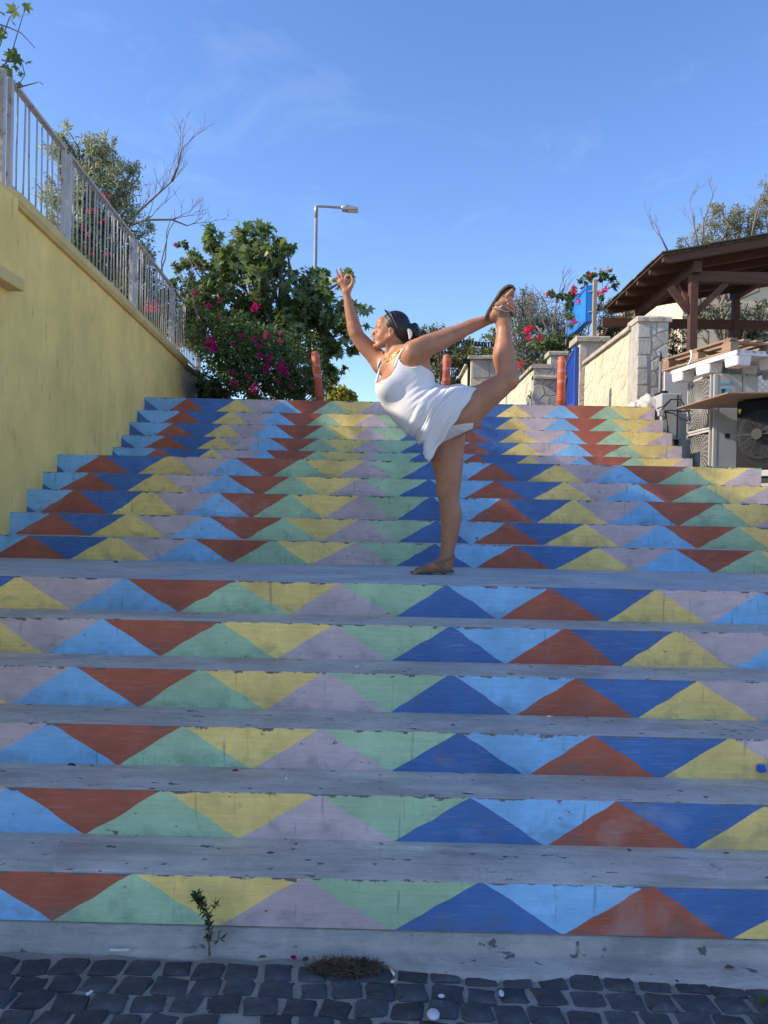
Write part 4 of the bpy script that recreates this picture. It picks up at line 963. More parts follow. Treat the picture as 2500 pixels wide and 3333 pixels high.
mb = MB(); mb.span((3.14, 9.0, 2.76), (3.2, 9.3, 2.79)); mb.build('lid', M_BLK, a2)
mb = MB(); mb.span((3.30, 8.975, 2.24), (3.315, 8.982, 2.74)); mb.build('panel_joint', M_DARK, a2)
for y in (9.02, 9.3):
    mb = MB(); mb.span((3.16, y-.02, 1.62), (3.2, y+.02, 2.22)); mb.build('leg', M_DARK, a2)
    mb = MB(); mb.span((3.3, y-.02, 1.62), (3.34, y+.02, 2.22)); mb.build('leg', M_DARK, a2)
a3 = thing('cooling_unit', 'black cooling unit with a large round fan near the picture edge', 'cooling unit', (3.6, 7.3, 1.62), 'cooling units beside the stairs')
n3 = Vector((-.80, -.60, 0)); t3 = Vector((.60, -.80, 0)); c3 = Vector((3.49, 7.42, 2.13)); up3 = Vector((0, 0, 1))
rot3 = Matrix((t3, -n3, up3)).transposed(); 
mb = MB(); mb.box(c3+t3*.16-n3*.17, (.72, .34, .68), rot3); mb.build('casing', M_BLK, a3, bevel=.015)
def ring_guard(parent, c, eu, ev, en, r):
    mb = MB()
    for k in range(1, 16):
        q = r*k/15; mb.tube([c+eu*q*math.cos(t)+ev*q*math.sin(t)+en*(.03-.012*(k/15)**2) for t in [2*math.pi*i/36 for i in range(37)]], .0022, 4, cap=False)
    for k in range(12):
        a = 2*math.pi*k/12; mb.tube([c+eu*r*s*math.cos(a)+ev*r*s*math.sin(a)+en*(.03-.012*s*s) for s in (.2, .6, 1)], .003, 4, cap=False)
    mb.tube([c+en*.02, c+en*.04], r*.24, 20); return mb.build('fan_grille', pmat('dark_grille_wire', (.02, .022, .025), .5, .1, 6, bstr=0), parent)
mb = MB(); mb.tube([c3+n3*.001+t3*.05, c3+n3*.006+t3*.05], .235, 40); mb.build('recess', M_DARK, a3)
fan(a3, c3+n3*.05+t3*.05, t3, up3, n3, .205, pmat('grey_fan', (.03, .033, .033), .5, .1, 5, bstr=0)); ring_guard(a3, c3+n3*.045+t3*.05, t3, up3, n3, .225)
M_STICK = flat('yellow_sticker', (.75, .58, .05), .5)
mb = MB(); mb.box(c3+t3*.22-up3*.17+n3*.005, (.035, .004, .075), rot3); mb.build('sticker', M_STICK, a3)
mb = MB(); p = c3-t3*.165+up3*.24+n3*.004; mb.prism([p-t3*.02+up3*.02, p+t3*.02+up3*.02, p-up3*.03], n3*.002); mb.build('sticker', M_STICK, a3)
mb = MB(); mb.box(c3+t3*.16-n3*.17-up3*.37, (.76, .36, .06), rot3); mb.build('base_rail', M_ACW, a3, bevel=.005)
mb = MB(); mb.box(c3+t3*.16-n3*.17-up3*.45, (.6, .3, .12), rot3); mb.build('foot', M_DARK, a3)
# ---- board lying on the black unit
M_PLY = pmat('brown_board', (.27, .17, .115), .8, .18, 4, spots=(.2, .13, .09), spot_scale=7, bstr=.2, bscale=60)
mb = MB(); mb.prism([(3.05, 8.3, 2.486), (3.385, 8.29, 2.486), (3.385, 8.17, 2.486), (4.5, 8.1, 2.486), (4.5, 7.0, 2.486), (3.11, 7.18, 2.486)], (0, 0, .014))
tag(mb.build('board', M_PLY, base=(3.6, 7.6, 2.486)), 'thin brown board lying flat on the black cooling unit', 'board')
# ---- white plastic pallet, wooden pallet on it
def frame(org, ang):
    e = Vector((math.cos(ang), math.sin(ang), 0)); return Vector(org), e, Vector((-e.y, e.x, 0)), Matrix.Rotation(ang, 3, 'Z')
M_PLA = pmat('white_plastic', (.70, .70, .68), .45, .1, 3, spots=(.5, .48, .44), spot_scale=5, bstr=.05)
po, pe, pf, pr = frame((3.44, 7.74, 2.865), R(12)); 
pl = thing('plastic_pallet', 'white plastic pallet lying on the tall cooling unit', 'pallet', po)
mb = MB()
for i in range(13): mb.box(po+pe*(.03+.94*i/12)+pf*.6+up3*.135, (.05, 1.2, .03), pr)
for j in range(9): mb.box(po+pe*.5+pf*(.03+1.14*j/8)+up3*.134, (.98, .05, .026), pr)
for s in (0.012, 1.188): mb.box(po+pe*.5+pf*s+up3*.125, (1.0, .024, .05), pr)
for s in (0.012, .988): mb.box(po+pe*s+pf*.6+up3*.125, (.024, 1.2, .05), pr)
mb.build('deck', M_PLA, pl)
for i in range(3):
    for j in range(3):
        mb = MB(); cx, cy = (.09, .5, .91)[i], (.12, .6, 1.08)[j]; c0 = po+pe*cx+pf*cy
        a, w0, d0 = [], (.17, .19, .17)[i]/2, (.22, .26, .22)[j]/2
        bot = [c0+pe*x*w0*.9+pf*y*d0*.9+up3*.0 for x, y in ((-1, -1), (1, -1), (1, 1), (-1, 1))]; tp = [c0+pe*x*w0+pf*y*d0+up3*.12 for x, y in ((-1, -1), (1, -1), (1, 1), (-1, 1))]
        mb.v = bot+tp; mb.f = [(0, 3, 2, 1), (4, 5, 6, 7)]+[(k, (k+1) % 4, 4+(k+1) % 4, 4+k) for k in range(4)]; mb.m = [0]*6; mb.build('foot', M_PLA, pl, bevel=.015)
M_PAL = pmat('weathered_pallet_wood', (.30, .20, .13), .85, .3, 5, stretch=(1, 1, 4), bstr=.4, bscale=30, objrand=.25)
wo_, we, wf, wr = frame((3.42, 7.86, 3.017), R(14))
wp = thing('wooden_pallet', 'weathered wooden pallet stacked on the white plastic pallet', 'pallet', wo_)
for i in range(3):
    for j in range(3):
        mb = MB(); mb.box(wo_+we*(.05, .5, .95)[i]+wf*(.07, .6, 1.13)[j]+up3*.062, (.1, .14, .08), wr); mb.build('block', M_PAL, wp, bevel=.004)
    mb = MB(); mb.box(wo_+we*(.05, .5, .95)[i]+wf*.6+up3*.011, (.1, 1.2, .02), wr); mb.build('bottom_board', M_PAL, wp, bevel=.002)
for j in range(3):
    mb = MB(); mb.box(wo_+we*.5+wf*(.07, .6, 1.13)[j]+up3*.1125, (1.0, .1, .02), wr); mb.build('stringer', M_PAL, wp, bevel=.002)
for i in range(7):
    mb = MB(); mb.box(wo_+we*(.04+.92*i/6)+wf*.6+up3*.1335, (.085, 1.2, .021), wr @ Matrix.Rotation(.012*math.sin(i*3), 3, 'Z')); mb.build('top_board', M_PAL, wp, bevel=.002)
# rag tied to the pallet edge
mb = MB(); rr = random.Random(3); c0 = Vector(atY(2247, 1162, 8.15))
mb.tube([c0+Vector((.005, .02, .075)), c0+Vector((0, -.015, .06)), c0+Vector((.006, -.025, .02)), c0+Vector((-.004, -.03, -.03)), c0+Vector((-.03, -.035, -.08)), c0+Vector((-.055, -.03, -.12))], [.006, .012, .011, .009, .006, .003], 7)
mb.tube([c0+Vector((.004, -.02, .03)), c0+Vector((.016, -.032, -.02)), c0+Vector((.012, -.034, -.07))], [.010, .007, .003], 7)
tag(mb.build('rag', M_PLA, smooth=True, base=c0), 'white plastic strip knotted to the wooden pallet', 'rag')
# ---- cables and conduit at the end of the top steps
M_CAB = flat('black_cable', (.02, .02, .022), .5)
cb_ = thing('cables', 'tangle of black cables running from the top step to the small cooling unit', 'cables', atY(2160, 1340, 8.9))
for pts in ([(2152, 1335), (2185, 1300), (2215, 1300), (2240, 1340), (2245, 1370)], [(2150, 1345), (2180, 1335), (2225, 1340), (2260, 1330)], [(2160, 1340), (2190, 1345), (2215, 1362), (2240, 1370)], [(2165, 1335), (2172, 1380), (2178, 1430)], [(2140, 1330), (2160, 1322), (2185, 1298)], [(2145, 1350), (2165, 1358), (2160, 1365)]):
    pp = [atY(x, y, 8.93-.15*i/(len(pts)-1)) for i, (x, y) in enumerate(pts)]; q = []
    for i in range(len(pp)-1):
        for t in (0, .33, .66): q.append(pp[i].lerp(pp[i+1], t))
    q.append(pp[-1]); mb = MB(); mb.tube(q, .008, 6); mb.build('cable', M_CAB, cb_, True)
mb = MB(); mb.box(atY(2150, 1345, 8.9), (.06, .05, .07)); mb.build('junction_box', M_ACW, cb_, bevel=.008)
pp = thing('steel_pipe', 'grey steel pipe with pointed end standing before the stone pillar', 'pipe', (atY(2150, 1320, 9.3).x, 9.3, TOPZ-.2))
mb = MB(); x = atY(2150, 1250, 9.3).x; mb.tube([(x-.01, 9.3, TOPZ-.2), (x, 9.3, 3.19)], .021, 10); mb.build('shaft', pmat('painted_steel', (.16, .17, .19), .5, .2, 9, bstr=.1), pp, True)
mb = MB(); mb.tube([(x, 9.3, 3.19), (x-.004, 9.3, 3.32)], [.023, .003], 10); mb.build('point', M_DARK, pp, True)
# ---- broken plaster lump at the foot of the pillar
bm = bmesh.new(); bmesh.ops.create_icosphere(bm, subdivisions=4, radius=1)
for v in bm.verts:
    f = 1+.25*noise.noise(v.co*2)+.12*noise.noise(v.co*5); v.co = Vector((v.co.x*.17*f, v.co.y*.12*f, max(v.co.z, -.1)*.16*f))
me = bpy.data.meshes.new('rubble'); bm.to_mesh(me); bm.free(); setup_mesh(me, M_WHT, True)
for i, (px, py, s, g) in enumerate(((2110, 1312, 1.0, 'large pale lump of broken plaster at the foot of the stone pillar'), (2066, 1318, .55, 'small pale lump of broken plaster beside the larger one'))):
    p = atY(px, py, 9.27); o = bpy.data.objects.new('rubble', me); COL.objects.link(o); o.location = (p.x, 9.27, TOPZ+.0); o.scale = (s, s, s*1.1); o.rotation_euler.z = i*2; tag(o, g, 'rubble', 'rubble by the pillar'); WLOC[o.name] = o.location.copy()
# ---- bollards
M_ORA = pmat('faded_orange_plastic', (.55, .115, .055), .55, .15, 5, spots=(.42, .2, .15), spot_scale=9, bstr=.1, stretch=(1, 1, .4)); M_BAND = pmat('worn_reflective_band', (.58, .20, .13), .5, .25, 30, bstr=0)
def bollard(px, py, lean, label):
    t = atY(px, py, 10.5); b0 = Vector((t.x-lean, 10.5, TOPZ)); o = thing('bollard', label, 'bollard', b0, 'orange bollards across the head of the stairs'); d = t-b0
    P_ = lambda f: b0+d*f
    mb = MB(); mb.tube([P_(0), P_(.98), P_(1.0)], [.056, .055, .047], 20); mb.build('post', M_ORA, o, True)
    mb = MB()
    for f in (.30, .335, .37, .405, .44): mb.tube([P_(f), P_(f+.012), P_(f+.024)], [.056, .061, .056], 20, cap=False)
    mb.build('ribs', M_ORA, o, True)
    for f in (.585, .755, .90): mb = MB(); mb.tube([P_(f), P_(f+.05)], .0565, 20, cap=False); mb.build('band', M_BAND, o, True)
    mb = MB(); mb.tube([P_(0), b0+Vector((0, 0, .03))], [.12, .1], 20); mb.build('base', M_ORA, o, True)
bollard(1026, 1146, -.10, 'leaning orange bollard before the fig tree'); bollard(1455, 1157, .01, 'orange bollard behind the woman, before the parked car'); bollard(1829, 1162, .0, 'orange bollard beside the blue gate')
# ---- parked car
cr = thing('parked_car', 'dark parked car seen behind the woman at the head of the stairs', 'car', (atY(1478, 1250, 17.5).x, 18.5, TOPZ))
M_CARP = pmat('dark_car_paint', (.03, .035, .045), .25, .1, 2, bstr=0, spec=.6); M_GLASS = flat('car_glass', (.012, .015, .018), .08, 0, .7); M_TYRE = flat('tyre_rubber', (.02, .02, .02), .8); M_TRIM = flat('silver_trim', (.35, .37, .4), .35, .7)
cx = WLOC[cr.name].x
def loft(rings, name, mat, parent, bevel=0):
    mb = MB(); n = len(rings[0])
    for r_ in rings: mb.v += [Vector(p) for p in r_]
    for i in range(len(rings)-1):
        for k in range(n): mb.f.append((i*n+k, i*n+(k+1) % n, i*n+n+(k+1) % n, i*n+n+k)); mb.m.append(0)
    mb.f.append(tuple(range(n))); mb.f.append(tuple((len(rings)-1)*n+k for k in range(n))); mb.m += [0, 0]; return mb.build(name, mat, parent, True, bevel)
sec = lambda y, hw, zl, zh, tw: [(cx-hw, y, TOPZ+zl), (cx+hw, y, TOPZ+zl), (cx+hw*1.02, y, TOPZ+zl+(zh-zl)*.6), (cx+tw, y, TOPZ+zh), (cx-tw, y, TOPZ+zh), (cx-hw*1.02, y, TOPZ+zl+(zh-zl)*.6)]
loft([sec(17.5, .80, .35, .95, .76), sec(17.56, .86, .25, 1.0, .8), sec(18.6, .88, .22, 1.0, .82), sec(20.6, .88, .22, .98, .82), sec(21.6, .84, .25, .86, .74), sec(21.75, .72, .35, .78, .66)], 'body', M_CARP, cr, .02)
loft([sec(17.52, .78, .95, 1.30, .62), sec(17.75, .79, .95, 1.56, .575), sec(18.6, .8, .95, 1.6, .58), sec(19.6, .79, .95, 1.56, .58), sec(20.6, .74, .95, 1.05, .66)], 'cabin', M_CARP, cr, .02)
mb = MB(); mb.prism([(cx-.62, 17.60, TOPZ+1.02), (cx+.62, 17.60, TOPZ+1.02), (cx+.53, 17.70, TOPZ+1.47), (cx-.53, 17.70, TOPZ+1.47)], (0, -.09, .0)); mb.build('rear_window', M_GLASS, cr, bevel=.01)
for s in (-1, 1):
    mb = MB(); mb.tube([(cx+s*.56, 17.75, TOPZ+1.55), (cx+s*.56, 17.85, TOPZ+1.64), (cx+s*.56, 19.4, TOPZ+1.64), (cx+s*.56, 19.6, TOPZ+1.56)], .02, 6); mb.build('roof_rail', M_TRIM, cr, True)
    mb = MB(); mb.span((cx+s*.62, 17.47, TOPZ+.72), (cx+s*.82, 17.55, TOPZ+.92)); mb.build('tail_light', flat('red_lens', (.3, .01, .01), .2), cr, bevel=.02)
    for y in (18.2, 20.8):
        mb = MB(); mb.tube([(cx+s*.66, y, TOPZ+.32), (cx+s*.89, y, TOPZ+.32)], .32, 24); wh = mb.build('wheel', M_TYRE, cr, bevel=.03); mb = MB(); mb.tube([(cx+s*.88, y, TOPZ+.32), (cx+s*.895, y, TOPZ+.32)], .2, 18); mb.build('rim', M_TRIM, wh)
# ---- street lamp
M_GALV = pmat('galvanised_steel', (.34, .35, .36), .45, .12, 6, bstr=.05, metal=.5)
LY = 15.2; lt = atY(1030, 668, LY); lp = thing('street_lamp', 'tall grey street lamp with a long arm above the fig tree', 'street lamp', (lt.x, LY, TOPZ))
mb = MB(); mb.tube([(lt.x, LY, TOPZ), (lt.x, LY, TOPZ+1.5), (lt.x, LY, lt.z-.2)], [.065, .048, .032], 12); mb.build('pole', M_GALV, lp, True)
e = atY(1118, 677, LY); mb = MB(); mb.tube([(lt.x, LY, lt.z-.25), (lt.x, LY, lt.z-.02), (lt.x+.05, LY, lt.z-.015), tuple(e)], [.036, .034, .026, .022], 10); mb.build('arm', M_GALV, lp, True)
h0, h1 = atY(1112, 677, LY), atY(1166, 682, LY); mb = MB(); q = (h1-h0)
mb.prism([h0+Vector((0, -.06, -.03)), h0+q*.25+Vector((0, -.1, -.045)), h1+Vector((0, -.1, -.04)), h1+Vector((0, -.09, .015)), h0+q*.3+Vector((0, -.1, .04)), h0+Vector((0, -.05, .03))], (0, .2, 0)); lh = mb.build('lamp_head', M_GALV, lp, bevel=.012)
mb = MB(); mb.box(h0+q*.68+Vector((0, 0, -.048)), (.2, .14, .012)); mb.build('lens', flat('frosted_lens', (.65, .6, .45), .3), lh)
# ---- posts near the left bollard and far camera post
for px, y0, Y, r, lab, m in ((1050, 1225, 14.0, .045, 'short pale post left of the thin dark post', M_TRIM), (1062, 1228, 13.6, .022, 'thin dark post right of the leaning bollard', M_CAP), (1527, 1172, 15.5, .03, 'dark post with a small camera before the feathery tree', M_BLK)):
    t = atY(px, y0, Y); o = thing('post', lab, 'post', (t.x, Y, TOPZ)); mb = MB(); mb.tube([(t.x, Y, TOPZ), tuple(t)], r, 8); mb.build('shaft', m, o, True)
    mb = MB()
    if px > 1500: mb.box(t+Vector((-.06, -.02, -.03)), (.14, .1, .09))
    else: mb.tube([t-Vector((0, 0, .01)), t+Vector((0, 0, .012))], r*1.25, 8)
    mb.build('camera' if px > 1500 else 'cap', m, o)
# ---- bunting
bn = thing('bunting', 'string of small black flags hanging behind the raised arm', 'bunting', atY(1560, 1105, 13.2))
w0, w1 = atY(1440, 1088, 13.2), atY(1660, 1112, 13.2); pts = [w0.lerp(w1, i/20)-Vector((0, 0, .06*math.sin(math.pi*i/20))) for i in range(21)]
mb = MB(); mb.tube(pts, .004, 4); mb.build('string', M_CAB, bn); rr = random.Random(9)
M_FLAG = flat('black_cloth', (.012, .014, .018), .9)
for i in range(22):
    t = i/22*20; k = int(t); p = pts[k].lerp(pts[k+1], t-k); wd = rr.uniform(.016, .028); tw = rr.uniform(-.7, .7); d = Vector((math.cos(tw), math.sin(tw), 0)); dz = rr.uniform(.07, .10)
    mb = MB(); mb.prism([p-d*wd, p+d*wd, p+d*wd*.3+Vector((rr.uniform(-.03, .03), 0, -dz)), p-d*wd*.4+Vector((rr.uniform(-.03, .03), 0, -dz*.8))], (0, .003, 0)); mb.build('flag', M_FLAG, bn)
mb = MB(); a, c = atY(1340, 1150, 16), atY(1700, 1110, 16); mb.tube([a.lerp(c, i/10)-Vector((0, 0, .05*math.sin(math.pi*i/10))) for i in range(11)], .006, 4)
tag(mb.build('overhead_wire', M_CAB, base=a), 'thin overhead wire below the bunting', 'wire')

# ================================================================== SMALL THINGS ON THE STEPS
M_PAPER = flat('cigarette_paper', (.72, .72, .70), .8); M_FILT = flat('cigarette_filter', (.55, .36, .18), .8)
def butt(px, py, z, ang, L_, label, filt=True):
    p = atZ(px, py, z); o = thing('cigarette_butt', label, 'cigarette butt', p, 'cigarette butts'); d = Vector((math.cos(ang), math.sin(ang), 0)); c0 = p+Vector((0, 0, .004))
    mb = MB(); mb.tube([c0-d*L_/2, c0+d*L_*.1], .004, 8); mb.build('paper', M_PAPER, o, True); mb = MB(); mb.tube([c0+d*L_*.1, c0+d*L_/2], .0041, 8); mb.build('filter', M_FILT if filt else M_PAPER, o, True)
gzc = GZ+.004
butt(390, 3096, gzc+.004, .05, .062, 'whole white cigarette lying at the foot of the green triangle', False); butt(1277, 3166, gzc, 1.9, .035, 'cigarette butt right of the debris pile', True); butt(1282, 3198, gzc, .5, .018, 'short crushed butt just below the one by the debris pile')
butt(930, 2535, Z[2]+.006, 1.9, .03, 'cigarette butt beside the fallen blossom'); butt(1166, 2172, Z[4]+.006, .1, .03, 'cigarette butt lying below a lilac triangle'); butt(1790, 2335, Z[3]+.006, .1, .026, 'tiny butt below the tip of a red and blue triangle')
butt(291, 3236, gzc+.006, 1.0, .018, 'chip of white paper on the dark cobbles at left', False)
def pebble(px, py, z, s, label, mat):
    bm = bmesh.new(); bmesh.ops.create_icosphere(bm, subdivisions=3, radius=1)
    for v in bm.verts: v.co = Vector((v.co.x*s[0], v.co.y*s[1], v.co.z*s[2]))*(1+.08*noise.noise(v.co*1.7))
    me = bpy.data.meshes.new('pebble'); bm.to_mesh(me); bm.free(); setup_mesh(me, mat, True); p = atZ(px, py, z); o = link('pebble', me, None, p+Vector((0, 0, s[2]*.8))); return tag(o, label, 'pebble', 'loose pebbles')
M_PEB = pmat('white_pebble', (.62, .62, .66), .7, .1, 20, bstr=.2)
pebble(1411, 3310, GZ+.002, (.018, .022, .009), 'smooth white oval pebble at the bottom edge', M_PEB); pebble(1437, 3246, GZ+.002, (.010, .006, .005), 'small white chip above the oval pebble', M_PEB); pebble(1632, 3238, GZ, (.008, .014, .006), 'small grey pebble in the joint between cobbles', M_PEB)
M_LEAFB = leafmat('dry_leaf', (.22, .12, .05), None, .2, .8); M_LEAFG = leafmat('fallen_green_leaf', (.12, .16, .04), None, .2, .6); M_LEAFD = leafmat('dark_dry_leaf', (.05, .03, .025), None, .1, .8)
LM = {m.name: leaf_meshes('ovate', m, 2, 77, 'fallen_leaf') for m in (M_LEAFB, M_LEAFG, M_LEAFD, M_MAG)}
def fallen(px, py, z, sz, ang, mat, label, cat='leaf', name='fallen_leaf'):
    o = bpy.data.objects.new(name, LM[mat.name][0]); COL.objects.link(o); o.location = atZ(px, py, z)+Vector((0, 0, .006)); o.scale = (sz, sz, sz); o.rotation_euler = (.1, .15, ang); WLOC[o.name] = o.location.copy(); tag(o, label, cat, 'fallen leaves and petals')
fallen(2395, 3158, GZ+.012, .034, 1.3, M_LEAFB, 'brown dry leaf on the grey concrete apron'); fallen(2490, 3245, GZ+.006, .05, 2.4, M_LEAFG, 'green and yellow leaf at the right picture edge'); fallen(2210, 3205, GZ+.008, .018, .4, M_LEAFD, 'tiny dark leaf on the apron edge')
fallen(217, 2495, Z[2]+.006, .035, -1.4, M_LEAFD, 'dark curled leaf on the tread below a light blue triangle'); fallen(365, 1832, Z[6]+.006, .04, -1.5, M_LEAFD, 'dark leaf on the left of the blue landing'); fallen(777, 2516, Z[2]+.008, .034, 1, M_MAG, 'fallen magenta blossom beside a cigarette butt', 'blossom', 'fallen_blossom'); fallen(960, 3132, GZ+.006, .034, .5, M_MAG, 'fallen magenta blossom left of the debris pile', 'blossom', 'fallen_blossom')
fallen(870, 3122, GZ+.004, .03, 1.5, M_LEAFG, 'greenish leaf on the cobbles below a lilac triangle'); fallen(784, 3183, GZ+.002, .025, .2, M_LEAFG, 'small dark green leaf in a joint between the cobbles'); fallen(815, 1663, Z[8]+.008, .035, 1, M_MAG, 'red blossom on a tread at the upper left', 'blossom', 'fallen_blossom')
# debris pile of dry plant matter
dp = atZ(1115, 3150, GZ); db_ = thing('debris_pile', 'heap of dry grass and leaves lying on the cobbles below the steps', 'debris', dp); mb = MB(); rr = random.Random(12)
for i in range(420):
    a = rr.uniform(0, 6.3); q = rr.random()**.7; c0 = dp+Vector((math.cos(a)*.115*q+.01, math.sin(a)*.04*q-.002, .001+.020*(1-q)*rr.random())); d = Vector((rr.uniform(-1, 1), rr.uniform(-.7, .7), rr.uniform(-.25, .35))).normalized()*rr.uniform(.012, .034)
    mb.tube([c0-d, c0+Vector((0, 0, .004)), c0+d], [.0009, .0013, .0006], 4, cap=False)
o = mb.build('dry_stalks', pmat('dry_grass', (.11, .085, .05), .9, .4, 30, bstr=0), db_); o['kind'] = 'stuff'
rgl = np.random.default_rng(6); P = np.array([dp+Vector((rgl.normal()*.055, rgl.normal()*.018, .012+.012*rgl.random())) for i in range(26)])
place_leaves(db_, LM['dry_leaf']+LM['dark_dry_leaf']+LM['dark_dry_leaf']+LM['magenta_shade_bract'][:1], P, rgl.normal(size=(26, 3)), .022, rgl, 'dry_leaf', up=1.2)
# weed growing from the joint
wb = atZ(682, 3112, GZ); M_WEED = leafmat('weed_leaf', (.05, .075, .03), None, .25, .6)
wd_ = thing('weed', 'thin green weed growing from the joint below the first riser', 'plant', wb); wy = wb.y-.012
cv = [(682, 3110), (680, 3060), (682, 3010), (676, 2975), (655, 2945), (640, 2915)]; st = [atY(x, y, wy-.004*i) for i, (x, y) in enumerate(cv)]
mb = MB(); mb.tube(st, [.0042, .0035, .003, .0028, .0022, .0015], 6); mb.tube([st[1], atY(705, 3065, wy), atY(712, 3052, wy)], [.002, .0014, .001], 5); mb.tube([st[3], atY(690, 2965, wy), atY(698, 2945, wy)], [.002, .0015, .001], 5); mb.build('stem', M_TWIG, wd_, True)
rgw = np.random.default_rng(7); P, Dd = [], []
for i in range(230):
    t = rgw.uniform(.9, 4.99) if i < 150 else rgw.uniform(4.2, 4.99); k = int(t); p = st[k].lerp(st[k+1], t-k); P.append(np.array(p)+rgw.normal(size=3)*.003); Dd.append(np.array((rgw.normal(), rgw.normal()*.6, .5)))
for q in (atY(712, 3054, wy), atY(698, 2948, wy)):
    for i in range(14): P.append(np.array(q)+rgw.normal(size=3)*.004); Dd.append(rgw.normal(size=3))
V, F, Cc = leaf_arrays(np.array(P), np.array(Dd), .021, 'lance', rgw, (.5, 1.4), up=.1, out=.4, rnd=.8); np_mesh('leaves', V, F, M_WEED, wd_, False, Cc)['kind'] = 'stuff'
# water bottle
bp = atZ(2478, 2530, Z[2]+.004); bo = thing('water_bottle', 'clear plastic water bottle with blue cap lying on a tread', 'bottle', bp); c0 = bp+Vector((0, 0, .034)); d = Vector((.985, .17, -.0))
M_PET, Nn, Ll, bs = nodes('clear_plastic'); bs.inputs['Base Color'].default_value = (.75, .88, .95, 1); bs.inputs['Roughness'].default_value = .08; bs.inputs['Transmission Weight'].default_value = .9; bs.inputs['IOR'].default_value = 1.3
mb = MB(); rs = [(.0, .0135), (.012, .0135), (.02, .016), (.05, .029), (.06, .032), (.1, .032), (.105, .030), (.11, .032), (.15, .032), (.155, .030), (.16, .032), (.2, .031), (.21, .026)]
mb.tube([c0+d*(.012+t) for t, r in rs], [r for t, r in rs], 20); mb.build('body', M_PET, bo, True)
mb = MB(); mb.tube([c0-d*.012, c0-d*.010, c0+d*.010], [.0145, .0155, .0155], 20); mb.build('cap', flat('blue_cap', (.02, .10, .62), .4), bo, bevel=.001)
